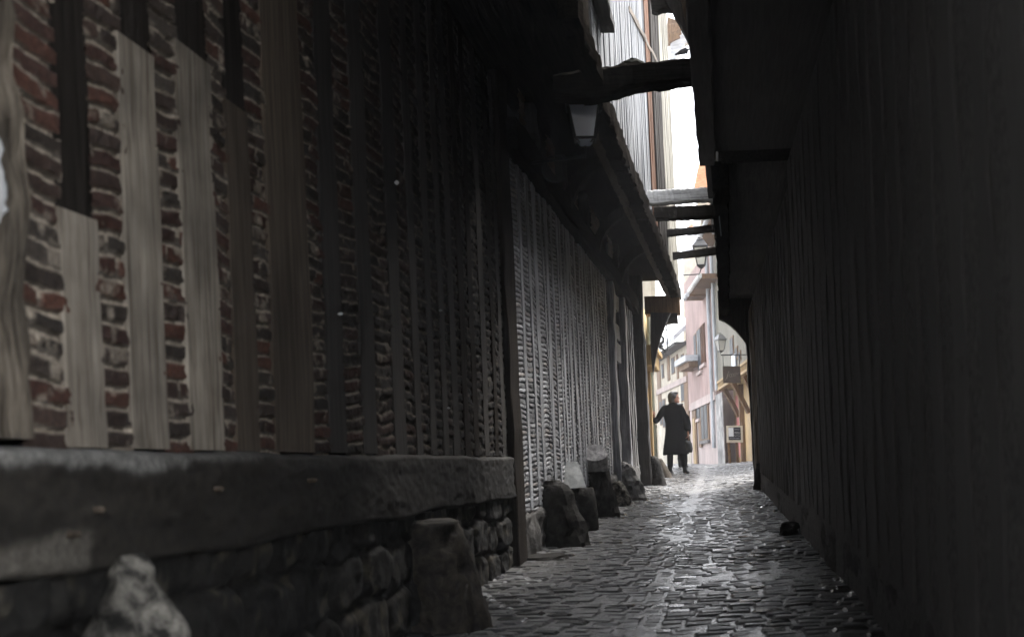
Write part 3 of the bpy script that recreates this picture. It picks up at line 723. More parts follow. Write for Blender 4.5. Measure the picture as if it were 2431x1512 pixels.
beam_from([(1560,603),(1630,597),(1716,584)], [(1560,620),(1630,613),(1716,603)], 19.6, .15, 'tie_beam', M['soot_x'], 'lowest and farthest dark beam crossing in front of the hanging lantern', 5)

# ================================================================== LANTERNS
def lantern(c, wt, wb, h, label, arm_pts, cap_h, glass, frame, curl=None, finial=False, rot=.15):
    """c: centre of the glass bottom"""
    c = Vector(c); t = thing('wall_lantern', label, 'lantern', c, 'wall lanterns')
    def sq(w, z):
        return [c + Vector((w/2*x*math.cos(rot)-w/2*y*math.sin(rot), w/2*x*math.sin(rot)+w/2*y*math.cos(rot), z)) for x, y in ((-1,-1),(1,-1),(1,1),(-1,1))]
    b, a = sq(wb, 0), sq(wt, h)
    fr = MB()
    for k in range(4):
        fr.tube([b[k], a[k]], wt*.045, 6)
        fr.tube([b[k], b[(k+1)%4]], wt*.05, 6); fr.tube([a[k], a[(k+1)%4]], wt*.055, 6)
    lo = sq(wb*.55, -h*.10)
    for k in range(4): fr.tube([b[k], lo[k]], wt*.03, 6)
    obj('frame', fr, frame, t)
    gl = MB(); ins = lambda L, f: [c+Vector((0,0,(p_-c).z))+((p_-c)-Vector((0,0,(p_-c).z)))*f for p_ in L]
    bi, ai = ins(b, .95), ins(a, .95)
    gl.add([tuple(x) for x in bi+ai], [(0,1,5,4),(1,2,6,5),(2,3,7,6),(3,0,4,7)])
    obj('glass', gl, glass, t)
    bs = MB().loft([sq(wb*.75, -h*.06), sq(wb*.45, -h*.16)]); obj('lamp_base', bs, glass if not finial else frame, t)
    cp = MB().loft([sq(wt*1.16, h), sq(wt*1.16, h+cap_h*.16), sq(wt*.6, h+cap_h*.8), sq(wt*.5, h+cap_h)])
    obj('cap', cp, frame, t)
    if finial:
        fz = h+cap_h
        obj('finial', MB().tube([c+Vector((0,0,fz)), c+Vector((0,0,fz+.08*h))], .02*h, 6).tube([c+Vector((-.14*h,0,fz+.10*h)), c+Vector((0,0,fz+.13*h)), c+Vector((.14*h,0,fz+.09*h))], .03*h, 6), M['iron'], t)
    am = MB().tube(arm_pts, .013, 7)
    if curl: am.tube(curl, .007, 6)
    obj('arm', am, M['iron'], t)
    return t
d1 = 9.65
c1 = P(1389, 333, d1); wall = Vector((-1.5, d1+.15, P(1275,376,d1).z))
tip = Vector((c1.x, d1, wall.z))
ctr = P(1318, 402, d1+.05)
curl = [ctr + Vector((.11*math.cos(a), 0, .11*math.sin(a))) for a in [math.pi*(.25+1.5*k/14) for k in range(15)]]
l1 = lantern(c1, .255, .158, .265, 'near lantern with grey frosted panes hanging under the thick mossy beam', [wall, tip, c1+Vector((0,0,-.05))], .05, M['lantern_glass'], M['iron'], curl, rot=.1)
d2 = 24.0
c2 = P(1665, 642, d2)
lantern(c2+Vector((0,0,.10)), .27, .15, .36, 'lantern with black cap on a long thin arm, seen behind the lowest beam', [P(1610,654,d2), P(1660,651,d2), c2+Vector((0,0,.04)), c2+Vector((0,0,.10))], .16, M['lantern_glass_pale'], M['iron'], finial=True, rot=.0)
d3 = 33.0
c3 = P(1711, 838, d3)
lantern(c3+Vector((0,0,.06)), .24, .13, .30, 'small pale lantern with zinc cap in front of the cream boarded house', [P(1790,842,d3), P(1711,843,d3), c3+Vector((0,0,.06))], .16, M['lantern_glass_pale'], M['grey_iron'], finial=True, rot=.5)

# ================================================================== STONES ALONG THE WALLS
gS = 'guard stones along the alley walls'
def guard(label, base, top, d, hb, ht, mt, amp=.03, seed=0, n=22, cap=None, depth=None, topper=None):
    """base, top: pixel points at distance d of the foot and head; hb, ht: half widths in m"""
    b = P(*base, d); b.z = float(ground(d))-.06; t = P(*top, d)
    t.y += .04
    m1 = b.lerp(t, .35); m2 = b.lerp(t, .78)
    o = thing('guard_stone', label, 'stone', b, gS)
    dp = depth or hb*.9
    rings = [(b, hb, dp), (m1, hb*.74+ht*.2, dp*.85), (m2, ht*.85+hb*.12, dp*.7), (b.lerp(t, .93), ht*.8, dp*.55), (t, ht*.4, dp*.3)]
    if cap: rings = rings[:3] + [(t, ht, ht)]
    obj('shaft', MB().rock(rings, n=n, amp=amp*1.1, fr=7, seed=seed), mt, o)
    return o, t
guard('broad black guard stone with rounded head, nearest of those beside the lit studs', (1343,1300), (1312,1140), 10.5, .26, .14, M['black_stone'], seed=1)
o2, t2 = guard('tall leaning guard stone with a pale round flat top', (1432,1230), (1412,1092), 13.6, .20, .14, M['black_stone'], seed=2, cap=True)
# flat pale disc facing the viewer
ct = P(1413, 1074, 13.45); nn = Vector((.12, -.80, .58)).normalized(); ux = nn.cross(Vector((0,0,1))).normalized(); uy = nn.cross(ux)
rim = [ct + ux*(.135+.012*math.sin(3*a))*math.cos(a) + uy*(.135+.01*math.cos(2*a))*math.sin(a) for a in [2*math.pi*k/24 for k in range(24)]]
obj('flat_top', MB().loft([[q-nn*.22+Vector((0,.05,-.08)) for q in rim], [q-nn*.02 for q in rim], [ct+(q-ct)*.93 for q in rim]]), M['mottled_top'], o2, label='pale worn round top')
# pale block behind the first stone
bb = thing('stone_block', 'squared pale stone block wedged between the black guard stone and the round topped one', 'stone', P(1352,1200,12.0), gS)
f4 = [P(1312,1094,11.8), P(1372,1096,11.8), P(1392,1156,11.6), P(1338,1158,11.6)]
mbk = MB(); off = Vector((-.10,.22,0))
mbk.prism([f4[0], f4[3], f4[2], f4[1]], off)
obj('upper_block', mbk, M['pale_stone'], bb)
q0 = P(1342,1158,11.75); q1 = P(1392,1232,11.75)
obj('footing', MB().rock([(Vector((q0.x+.10, 11.95, float(ground(11.8))-.05)), .20, .2), (Vector((q0.x+.10, 11.95, q0.z-.01)), .16, .18)], n=16, amp=.03, seed=7), M['black_stone'], bb, smooth=True)
guard('small mottled guard stone tucked against the round topped one', (1480,1204), (1466,1140), 15.2, .12, .09, M['mottled_stone'], seed=4, amp=.03)
guard('rough grey guard stone at the foot of the plank door', (1512,1190), (1478,1095), 16.4, .19, .12, M['grey_stone'], seed=5, amp=.05)
guard('slanted black guard stone at the corner post by the beige house', (1560,1149), (1549,1082), 20.0, .18, .11, M['black_stone'], seed=6, amp=.015)
guard('brown tapering guard stone close to the woman\'s feet', (1580,1132), (1566,1088), 22.6, .16, .07, M['brown_stone'], seed=8, amp=.015)
guard('black guard stone on the right under the farther black house', (1822,1166), (1814,1094), 17.4, .20, .15, M['black_stone'], seed=9, amp=.02)
guard('low black stone at the foot of the right wall', (1878,1272), (1875,1238), 10.6, .12, .09, M['black_stone'], seed=10, amp=.02)
# foreground stones by the near house
def big(label, d, pts, mt, seed, amp=.03, depth=.16):
    rings = []
    for (u0, u1, v) in pts:
        a, b = P(u0, v, d), P(u1, v, d); c = (a+b)/2; hw = (b-a).length/2
        c.y += depth*.2
        rings.append((c, hw, depth*(.5+.5*hw/.2)))
    zb = float(ground(d))-.05
    last = rings[0]
    rings = [(Vector((last[0].x, last[0].y, zb)), last[1]*1.1, last[2])] + rings
    o = thing('guard_stone', label, 'stone', (last[0].x, d, zb), gS)
    obj('shaft', MB().rock(rings, n=30, amp=amp, fr=9, seed=seed), mt, o, smooth=True)
    return o
big('pale lichen mottled knobbly stone in the bottom left foreground', 2.78, [(175,440,1560),(192,420,1490),(225,385,1430),(256,352,1385),(260,348,1350),(275,332,1326),(298,312,1316)], M['mottled_stone'], 21, .014, .09)
big('brown flat headed guard stone against the near sill beam', 6.3, [(960,1180,1540),(965,1150,1440),(945,1120,1340),(938,1095,1270),(945,1085,1240),(960,1060,1234)], M['sunk_stone'], 22, .04, .2)
# low dark flag by the wall
fl = P(1300,1322,9.6)
fm = MB().rock([(Vector((fl.x-.08, 9.6, float(ground(9.6))-.03)), .30, .30), (Vector((fl.x-.08, 9.62, float(ground(9.6))+.05)), .27, .26)], n=18, amp=.05, seed=31)
tag(obj('kerb_stone', fm, M['black_stone'], smooth=False), 'flat black flagstone sticking out of the wall foot before the black guard stone', 'stone')

# ================================================================== PEOPLE
def skin_mesh(verts, edges, radii, sub=2, root=0):
    me = bpy.data.meshes.new('tmp'); me.from_pydata([tuple(v) for v in verts], edges, [])
    o = bpy.data.objects.new('tmp', me); scene.collection.objects.link(o)
    o.modifiers.new('s', 'SKIN')
    for i, r in enumerate(radii):
        sv = me.skin_vertices[0].data[i]
        sv.radius = r if hasattr(r, '__len__') else (r, r); sv.use_root = (i == root)
    ss = o.modifiers.new('u', 'SUBSURF'); ss.levels = sub
    bpy.context.view_layer.update()
    ev = o.evaluated_get(bpy.context.evaluated_depsgraph_get())
    out = bpy.data.meshes.new_from_object(ev)
    V = np.array([v.co[:] for v in out.vertices]); Fq = [tuple(p_.vertices) for p_ in out.polygons]
    bpy.data.objects.remove(o); bpy.data.meshes.remove(me); bpy.data.meshes.remove(out)
    return V, Fq
def remesh(mb, vox):
    me = mb.mesh('tmp'); o = bpy.data.objects.new('tmp', me); scene.collection.objects.link(o)
    r = o.modifiers.new('r', 'REMESH'); r.mode = 'VOXEL'; r.voxel_size = vox
    s = o.modifiers.new('s', 'SMOOTH'); s.iterations = 3; s.factor = .5
    bpy.context.view_layer.update()
    ev = o.evaluated_get(bpy.context.evaluated_depsgraph_get()); out = bpy.data.meshes.new_from_object(ev)
    V = np.array([v.co[:] for v in out.vertices]); Fq = [tuple(p_.vertices) for p_ in out.polygons]
    bpy.data.objects.remove(o); bpy.data.meshes.remove(me); bpy.data.meshes.remove(out)
    return MB().add(V, Fq)
def ell(c, a, b, n=24, ph=0):
    return [(c[0]+a*math.cos(2*math.pi*k/n+ph), c[1]+b*math.sin(2*math.pi*k/n+ph), c[2]) for k in range(n)]
def ball(mb, c, r, nu=20, nv=14):
    V, Fq = [], []
    for i in range(nv+1):
        th = math.pi*i/nv
        for k in range(nu):
            ph = 2*math.pi*k/nu
            V.append((c[0]+r[0]*math.sin(th)*math.cos(ph), c[1]+r[1]*math.sin(th)*math.sin(ph), c[2]+r[2]*math.cos(th)))
    for i in range(nv):
        for k in range(nu):
            Fq.append((i*nu+k, (i+1)*nu+k, (i+1)*nu+(k+1)%nu, i*nu+(k+1)%nu))
    mb.add(V, Fq)
def hand(mb, wrist, d, palm_n, curl=.5):
    """wrist point, finger direction d, palm normal"""
    w = Vector(wrist); d = Vector(d).normalized(); n = Vector(palm_n); n = (n-d*n.dot(d)).normalized(); s = d.cross(n)
    V, Fq = skin_mesh([w, w+d*.03, w+d*.085], [(0,1),(1,2)], [(.020,.026),(.016,.036),(.013,.040)], 1); mb.add(V, Fq)
    for k, (o_, l) in enumerate(((-.030,.058),(-.010,.074),(.011,.080),(.031,.070))):
        p0 = w+d*.078+s*o_; a = p0+d*l*.45+n*l*.12*curl; b = a+d*l*.32*(1-.3*curl)+n*l*.3*curl; c = b+d*l*.2*(1-.6*curl)+n*l*.3*curl
        V, Fq = skin_mesh([p0-d*.02, p0, a, b, c], [(0,1),(1,2),(2,3),(3,4)], [.009,.0095,.009,.008,.0065], 1); mb.add(V, Fq)
    p0 = w+d*.028+s*.030; a = p0+d*.028+s*.026+n*.012; b = a+d*.028+s*.010+n*.014
    V, Fq = skin_mesh([w+d*.02+s*.01, p0, a, b], [(0,1),(1,2),(2,3)], [.012,.012,.0105,.008], 1); mb.add(V, Fq)

def person(loc, S, label, J, face=1.0, hem=.40, hair_len=1.43):
    """J: joints in metres, x across, y away, z up; face: +1 head turned to +x"""
    t = thing('person', label, 'person', loc)
    L = Vector(loc); g_ = lambda p_: L + Vector(p_)*S
    # ---- body
    b = MB()
    vs = [J['pelvis'], J['waist'], J['chest'], J['neck'], J['skull'],
          J['shL'], J['elL'], J['wrL'], J['shR'], J['elR'], J['wrR'], J['hipL'], J['knL'], J['anL'], J['hipR'], J['knR'], J['anR']]
    ed_ = [(0,1),(1,2),(2,3),(3,4),(2,5),(5,6),(6,7),(2,8),(8,9),(9,10),(0,11),(11,12),(12,13),(0,14),(14,15),(15,16)]
    rd = [(.13,.10),(.115,.09),(.14,.10),(.050,.052),(.05,.05),.055,.042,.028,.055,.042,.028,.085,.058,.042,.085,.058,.042]
    V, Fq = skin_mesh([g_(v) for v in vs], ed_, [tuple(x*S for x in r) if hasattr(r,'__len__') else r*S for r in rd]); b.add(V, Fq)
    hc = Vector(J['head'])
    ball(b, g_(hc), (.098*S, .076*S, .112*S))
    fx = face
    ball(b, g_(hc+Vector((.035*fx, 0, -.062))), (.062*S, .056*S, .055*S))          # jaw
    ball(b, g_(hc+Vector((.092*fx, 0, -.100))), (.020*S, .024*S, .017*S))          # chin
    b.loft([[g_(hc+Vector((.085*fx,-.012,.012))), g_(hc+Vector((.085*fx,.012,.012))), g_(hc+Vector((.093*fx,0,.02)))],
            [g_(hc+Vector((.085*fx,-.020,-.045))), g_(hc+Vector((.085*fx,.020,-.045))), g_(hc+Vector((.124*fx,0,-.036)))]])   # nose
    for q in (-.066, .066):                                                         # mouth corners, ears, brows
        ball(b, g_(hc+Vector((-.012*fx, q*1.12, -.012))), (.020*S, .010*S, .030*S), 10, 8)
    for q in (-.03, .03): ball(b, g_(hc+Vector((.082*fx, q, .022))), (.014*S, .022*S, .010*S), 10, 8)
    ball(b, g_(hc+Vector((.098*fx, 0, -.066))), (.014*S, .022*S, .007*S), 10, 8); ball(b, g_(hc+Vector((.096*fx, 0, -.080))), (.013*S, .020*S, .008*S), 10, 8)
    hand(b, g_(J['wrL']), J['hdL'], J['pnL'], .35); hand(b, g_(J['wrR']), J['hdR'], J['pnR'], 1.2)
    for k in ('L', 'R'):
        a = Vector(J['an'+k]); f = Vector(J['ft'+k])
        V, Fq = skin_mesh([g_(a), g_(a+Vector((0,0,-.05))), g_(a+(f-a)*.6+Vector((0,0,-.02))), g_(f)], [(0,1),(1,2),(2,3)], [.036*S,.036*S,.034*S,.026*S], 1); b.add(V, Fq)
    bo = obj('body', remesh(b, .0075), M['skin'], t, smooth=True)
    # eyes
    for q in (-.03, .03):
        e = MB(); ball(e, g_(hc+Vector((.086*fx, q, .006))), (.011*S,)*3, 10, 8); obj('eye', e, M['window_dark'], t, smooth=True)
    # ---- hair
    h = MB()
    ball(h, g_(hc+Vector((-.026*fx, 0, .022))), (.108*S, .094*S, .108*S))
    ball(h, g_(hc+Vector((-.045*fx, 0, -.05))), (.082*S, .090*S, .095*S))
    ball(h, g_(hc+Vector((.035*fx, 0, .092))), (.055*S, .070*S, .034*S))
    obj('hair', remesh(h, .010), M['hair'], t, smooth=True)
    # ---- coat
    c = MB(); sx = (J['shL'][0]+J['shR'][0])/2; px = J['pelvis'][0]
    prof = [(hem, .275, .19), (hem+.10, .255, .175), (.70, .222, .155), (.90, .195, .135), (1.05, .175, .12), (1.20, .190, .125), (1.32, .205, .115), (1.39, .175, .09), (1.43, .10, .075), (1.47, .075, .07)]
    rings = []
    for z, a, bb_ in prof:
        f = (z-hem)/(1.47-hem); cx = px+(sx-px)*f + .01*math.sin(z*9)
        n = 28; ring = []
        for k in range(n):
            th = 2*math.pi*k/n; w = 1+.035*math.sin(5*th+z*3)*(1-f)
            ring.append(g_((cx+a*w*math.cos(th), J['pelvis'][1]+bb_*w*math.sin(th), z+.012*math.sin(3*th)*(1-f))))
        rings.append(ring)
    c.loft(rings)
    for k in ('L', 'R'):
        s_, e_, w_ = Vector(J['sh'+k]), Vector(J['el'+k]), Vector(J['wr'+k])
        V, Fq = skin_mesh([g_((sx, s_.y, s_.z-.06)), g_(s_+Vector((0,0,-.01))), g_(s_.lerp(e_, .5)), g_(e_), g_(e_.lerp(w_, .6)), g_(w_)], [(0,1),(1,2),(2,3),(3,4),(4,5)], [.09*S,.078*S,.072*S,.066*S,.06*S,.056*S]); c.add(V, Fq)
    obj('coat', remesh(c, .012), M['coat'], t, smooth=True)
    # ---- trousers and shoes
    tr = MB(); sh = MB()
    for k in ('L', 'R'):
        hp, kn, an = (Vector(J[q+k]) for q in ('hip', 'kn', 'an'))
        V, Fq = skin_mesh([g_(hp), g_(kn), g_(an+Vector((0,0,.02)))], [(0,1),(1,2)], [.095*S,.074*S,.064*S]); tr.add(V, Fq)
        f = Vector(J['ft'+k]); hl = an + (an-f)*.35; hl.z = f.z
        V, Fq = skin_mesh([g_(an+Vector((0,0,.12))), g_(Vector((an.x, an.y, f.z+.035))), g_(an.lerp(f, .6)+Vector((0,0,-.03))), g_(f)], [(0,1),(1,2),(2,3)], [.050*S,.05*S,.044*S,.034*S]); sh.add(V, Fq)
        V, Fq = skin_mesh([g_(Vector((an.x, an.y, f.z+.02))), g_(hl)], [(0,1)], [.042*S,.034*S], 1); sh.add(V, Fq)
    obj('trousers', remesh(tr, .012), M['trousers'], t, smooth=True)
    obj('shoes', remesh(sh, .008), M['leather'], t, smooth=True)
    return t
dp = 24.3
fp = P(1609, 1131, dp); fp.z = float(ground(dp))
J1 = dict(pelvis=(-.02,0,.92), waist=(-.03,0,1.08), chest=(-.05,0,1.28), neck=(-.045,.0,1.46), skull=(-.03,0,1.55), head=(-.01,0,1.572),
    shL=(-.215,0,1.385), elL=(-.395,-.07,1.075), wrL=(-.435,-.085,1.175), hdL=(-.05,.12,.9), pnL=(-.3,1,-.1),
    shR=(.125,0,1.385), elR=(.215,.02,1.09), wrR=(.250,-.02,.86), hdR=(.02,-.05,-1), pnR=(-1,.0,0),
    hipL=(-.12,0,.88), knL=(-.135,.02,.48), anL=(-.150,-.02,.085), ftL=(-.115,.13,.025),
    hipR=(.06,0,.88), knR=(.105,-.02,.48), anR=(.150,-.05,.085), ftR=(.235,.03,.025))
person(fp, 1.0, 'woman in long black coat, one hand raised to the drainpipe, face turned right', J1)
# handbag held at her side
bp_ = fp + Vector((.235, -.01, .60))
bag = thing('handbag', 'black shoulder bag hanging at the right side of the woman in the long coat', 'bag', bp_)
q = MB(); q.loft([ell(bp_+Vector((0,0,-.17)), .085, .06, 16), ell(bp_+Vector((0,0,-.10)), .10, .075, 16), ell(bp_+Vector((0,0,.02)), .085, .06, 16), ell(bp_+Vector((-.01,0,.08)), .06, .035, 16)])
obj('bag_body', q, M['leather'], bag, smooth=True)
obj('strap', MB().tube([bp_+Vector((-.05,0,.06)), bp_+Vector((-.02,0,.17)), bp_+Vector((.015,-.01,.205)), bp_+Vector((.04,0,.16)), bp_+Vector((.05,0,.06))], .008, 7), M['leather'], bag)
# a second walker mostly hidden behind her
d2p = 27.2
f2 = P(1622, 1119, d2p); f2.z = float(ground(d2p))
J2 = dict(J1); J2.update(shL=(-.20,0,1.385), elL=(-.24,.04,1.10), wrL=(-.20,-.08,.86), hdL=(.02,-.1,-1), pnL=(1,0,0), shR=(.15,0,1.385), elR=(.20,0,1.10), wrR=(.19,-.05,.86),
    anL=(-.08,-.10,.12), ftL=(-.05,.05,.05), knL=(-.06,.0,.50), anR=(.07,.12,.085), ftR=(.12,-.02,.025), knR=(.06,.05,.48), pelvis=(0,0,.92), waist=(0,0,1.08), chest=(-.02,0,1.28), hipL=(-.09,0,.88), hipR=(.09,0,.88))
person(f2, .88, 'second person in dark clothes walking behind the woman, only a leg and shoe showing', J2, hem=.5)

# ================================================================== STREET BEYOND
class Fr:                                             # facade frame: t along the wall, n out of it
    def __init__(s, a, b):
        s.o = Vector((a[0], a[1], 0)); d = Vector((b[0]-a[0], b[1]-a[1], 0)); s.L = d.length; s.t = d.normalized()
        s.n = Vector((-s.t.y, s.t.x, 0))
        if s.n.x > 0: s.n = -s.n
    def pt(s, t, z, n=0): return s.o + s.t*t + s.n*n + Vector((0,0,z))
    def at(s, u, v, n=0):
        r = P(u, v, 1.0); o = s.o + s.n*n
        k = (o.x*s.n.x+o.y*s.n.y)/(r.x*s.n.x+r.y*s.n.y)
        q = r*k; w = q-s.o
        return w.dot(s.t), q.z
    def box(s, mb, t0, t1, z0, z1, n0, n1):
        return mb.hexa([s.pt(t0,z0,n0), s.pt(t1,z0,n0), s.pt(t1,z0,n1), s.pt(t0,z0,n1), s.pt(t0,z1,n0), s.pt(t1,z1,n0), s.pt(t1,z1,n1), s.pt(t0,z1,n1)])
GZ = -.14
def window(F, par, u0, v0, u1, v1, mt_frame, mt_pane, n=.02, sill=None):
    ta, za = F.at(u0, v1); tb, zb = F.at(u1, v0)
    t0, t1 = min(ta, tb), max(ta, tb); z0, z1 = min(za, zb), max(za, zb)
    z0b = F.at(u1, v1)[1]
    w = obj('window', F.box(MB(), t0, t1, z0, z1, -.05, n), mt_frame, par)
    g_ = MB(); m_ = (t1-t0)*.12
    F.box(g_, t0+m_, (t0+t1)/2-m_*.3, z0+.05, z1-.05, 0, n+.015); F.box(g_, (t0+t1)/2+m_*.3, t1-m_, z0+.05, z1-.05, 0, n+.015)
    obj('pane', g_, mt_pane, w)
    if sill: obj('sill', F.box(MB(), t0-.06, t1+.06, z0-.12, z0-.01, 0, .09), sill, w)
    return w
# --- pink house
pn, pf = P(1707, 1098, 40), P(1641, 1100, 49.2)
FP = Fr((pn.x, pn.y), (pf.x, pf.y))
hP = thing('pink_house', 'tall pink boarded house with narrow upright windows seen through the alley mouth', 'house', (pn.x, pn.y, GZ))
tz = FP.at(1690, 640)[1]
obj('wall', FP.box(MB(), 0, FP.L, FP.at(1700,945)[1], 7.4, -7, 0), M['pink_plaster'], hP)
obj('ground_floor', FP.box(MB(), -.02, FP.L, GZ, FP.at(1700,945)[1]-.0, -7, -.03), M['pale_pink'], hP)
zb = FP.at(1700, 940)[1]
obj('floor_band', FP.box(MB(), 0, FP.L*.86, zb-.13, zb+.16, 0, .08), M['pale_pink'], hP)
for (u0, v0, u1, v1, m_) in ((1658,775,1664,885,M['brown_wood']),(1666,765,1673,868,M['orange_wood']),(1650,790,1653,870,M['brown_wood'])):
    window(FP, hP, u0, v0, u1, v1, m_, M['window_dark'] if u0 < 1660 else M['orange_wood'], sill=M['pale_pink'])
window(FP, hP, 1666, 955, 1681, 1046, M['brown_wood'], M['window_dark'], sill=M['grey_stone'])
window(FP, hP, 1656, 962, 1662, 995, M['window_dark'], M['window_dark'], sill=M['pale_pink'])
def slab(F, u0, v0, u1, v1, name, mt, par, n=.03):
    ta, za = F.at(u0, v1); tb, zb_ = F.at(u1, v0)
    return obj(name, F.box(MB(), min(ta,tb), max(ta,tb), min(za,zb_), max(za,zb_), 0, n), mt, par)
t0, z1 = FP.at(1652, 970); t1, _ = FP.at(1643, 970)
dd = obj('door', FP.box(MB(), t0, t1, GZ, z1, 0, .02), M['brown_wood'], hP)
obj('door_leaf', FP.box(MB(), t0+.35, t1-.2, GZ, z1-.35, .0, .05), M['honey_wood'], dd)
slab(FP, 1661, 1000, 1665, 1062, 'door', M['brown_wood'], hP)
# eaves: two stepped overhangs, white gutter
def eave(F, t0, t1, z, n, th, par, mt, mtg):
    obj('eave', F.box(MB(), t0, t1, z, z+th, -1, n), mt, par)
    obj('gutter', MB().tube([F.pt(t0, z+th*.6, n+.06), F.pt(t1, z+th*.6, n+.06)], .08, 8), mtg, par)
ta, za = FP.at(1666, 654, .55); tb, _ = FP.at(1640, 691, .55)
eave(FP, ta, tb, za-.1, .55, .16, hP, M['brown_wood'], M['white_plaster'])
tc_, zc_ = FP.at(1626, 712, .7)
eave(FP, tb+.1, FP.at(1629,712,.6)[0], za-.16, .6, .12, hP, M['brown_wood'], M['slate'])
rf = MB(); z = za+.06
rf.add([tuple(FP.pt(-.1,z,.6)), tuple(FP.pt(FP.L+1,z,.7)), tuple(FP.pt(FP.L+1,z+3.2,-3)), tuple(FP.pt(-.1,z+3.2,-3)), tuple(FP.pt(-.1,z+.15,.6)), tuple(FP.pt(FP.L+1,z+.15,.7)), tuple(FP.pt(FP.L+1,z+3.4,-3)), tuple(FP.pt(-.1,z+3.4,-3))],
       [(3,2,1,0),(4,5,6,7),(0,1,5,4),(1,2,6,5),(2,3,7,6),(3,0,4,7)])
#obj('roof', rf, M['slate'], hP)
obj('downpipe', MB().tube([FP.pt(.30, 7.2, .1), FP.pt(.30, zb+.2, .1), FP.pt(.34, GZ+.6, .1)], .07, 8), M['zinc'], hP)
slab(FP, 1707, 930, 1716, 1100, 'pilaster', M['stone_pilaster'], hP)
# --- low wing and cream houses farther left
qn, qf = P(1641, 1100, 49.4), P(1557, 1102, 60)
FQ = Fr((qn.x, qn.y), (qf.x, qf.y))
hQ = thing('cream_house', 'row of cream plastered timber houses with a pale slate roof behind the woman', 'house', (qn.x, qn.y, GZ))
ze = FQ.at(1600, 826)[1]
obj('wall', FQ.box(MB(), 0, FQ.L+4, GZ, ze, -6, 0), M['cream_plaster'], hQ)
for (u, v) in ((1580,905),(1612,880)):
    pass
zb2 = FQ.at(1600, 915)[1]
obj('floor_band', FQ.box(MB(), 0, FQ.L+3, zb2-.1, zb2+.14, 0, .07), M['pale_pink'], hQ)
for (u0, v0, u1, v1) in ((1568,950,1572,1010),(1575,945,1580,1015),(1598,935,1603,990),(1606,930,1610,985),(1618,905,1625,955),(1595,845,1602,890),(1618,838,1624,870),(1572,862,1576,900)):
    window(FQ, hQ, u0, v0, u1, v1, M['brown_wood'], M['window_dark'], n=.02)
for (u0, v0, u1, v1) in ((1586,835,1589,905),(1628,840,1631,1000),(1608,840,1610,900),(1565,850,1567,1000)):
    slab(FQ, u0, v0, u1, v1, 'timber', M['brown_wood'], hQ)
rf = MB(); th = .18; t1 = FQ.L+4; zr = ze+5.2
rf.hexa([FQ.pt(-.2,ze-.05,.55), FQ.pt(t1,ze-.05,.55), FQ.pt(t1,zr,-5.5), FQ.pt(-.2,zr,-5.5), FQ.pt(-.2,ze+th,.55), FQ.pt(t1,ze+th,.55), FQ.pt(t1,zr+th,-5.5), FQ.pt(-.2,zr+th,-5.5)])
obj('roof', rf, M['slate'], hQ)
obj('eave', FQ.box(MB(), -.1, t1, ze-.2, ze-.07, 0, .5), M['black_oak'], hQ)
# porch roof projecting from the low wing
can = thing('canopy', 'small lead covered canopy on the cream wall beside the pink house', 'canopy', FQ.pt(1.2, 4, .5))
ta, za = FQ.at(1606, 868, .8); tb, zb_ = FQ.at(1630, 850, .8)
obj('canopy_roof', FQ.box(MB(), min(ta,tb), max(ta,tb)+.2, zb_-.1, zb_+.12, 0, .85), M['slate'], can)
obj('canopy_soffit', FQ.box(MB(), min(ta,tb)+.1, max(ta,tb)+.1, zb_-.32, zb_-.105, 0, .7), M['brown_wood'], can)
# --- timber bay house on the right
wn, wf = P(1822, 1096, 28.5), P(1716, 1098, 39.3)
FW = Fr((wn.x, wn.y), (wf.x, wf.y))
hW = thing('boarded_house', 'cream boarded house over a brown timber shopfront on the right of the far street', 'house', (wn.x, wn.y, GZ))
zj = FW.at(1760, 893)[1]
obj('shopfront_wall', FW.box(MB(), -2, FW.L, GZ, zj, -6, -.45), M['honey_wood'], hW)
up = MB(); k = 0; t = -2; rg = random.Random(4)
while t < FW.L-.1:
    w = rg.uniform(.14, .24); FW.box(up, t, t+w-.012, zj+.28, 7.2, -.03+rg.uniform(0,.012), .03); t += w
obj('upper_boards', up, M['cream_wood'], hW)
obj('upper_storey', FW.box(MB(), -2, FW.L-.02, zj+.0, 7.15, -6, -.035), M['beige_plaster'], hW)
ra = MB(); FW.box(ra, -2, FW.L-.05, zj-.02, zj+.05, -.1, .10); FW.box(ra, -2, FW.L-.05, zj+.20, zj+.27, -.1, .12)
t = -1.9
while t < FW.L-.1:
    FW.box(ra, t, t+.09, zj+.05, zj+.20, 0, .09); t += .20
obj('carved_rail', ra, M['honey_wood'], hW)
for t in (1.2, 3.8, 6.6, 9.2):
    a = FW.pt(t, zj-.95, -.42); b = FW.pt(t-.1, zj-.06, .02)
    obj('strut', MB().timber(a, b, .13, .13, seg=4, jit=.01, seed=int(t*9)), M['brown_wood'], hW)
for t in (-.3, 2.4, 5.2, 8.0):
    obj('post', FW.box(MB(), t, t+.2, GZ, zj, -.45, -.30), M['brown_wood'] if t > 0 else M['honey_wood'], hW)
for (t0, t1) in ((.0, 2.2),):
    w_ = obj('window', FW.box(MB(), t0, t1, .95, zj-.95, -.45, -.40), M['honey_wood'], hW)
    g_ = MB(); FW.box(g_, t0+.15, (t0+t1)/2-.06, 1.05, zj-1.05, -.42, -.385); FW.box(g_, (t0+t1)/2+.06, t1-.15, 1.05, zj-1.05, -.42, -.385)
    obj('pane', g_, M['window_dark'], w_)
obj('shutter', FW.box(MB(), FW.L-2.6, FW.L-.9, .1, zj-.25, -.45, -.41), M['red_paint'], hW, label='red painted panel')
for (u0, v0, u1, v1) in ((1737,795,1744,850),(1750,820,1755,855),(1758,830,1762,858)):
    window(FW, hW, u0, v0, u1, v1, M['brown_wood'], M['window_dark'], n=.05)
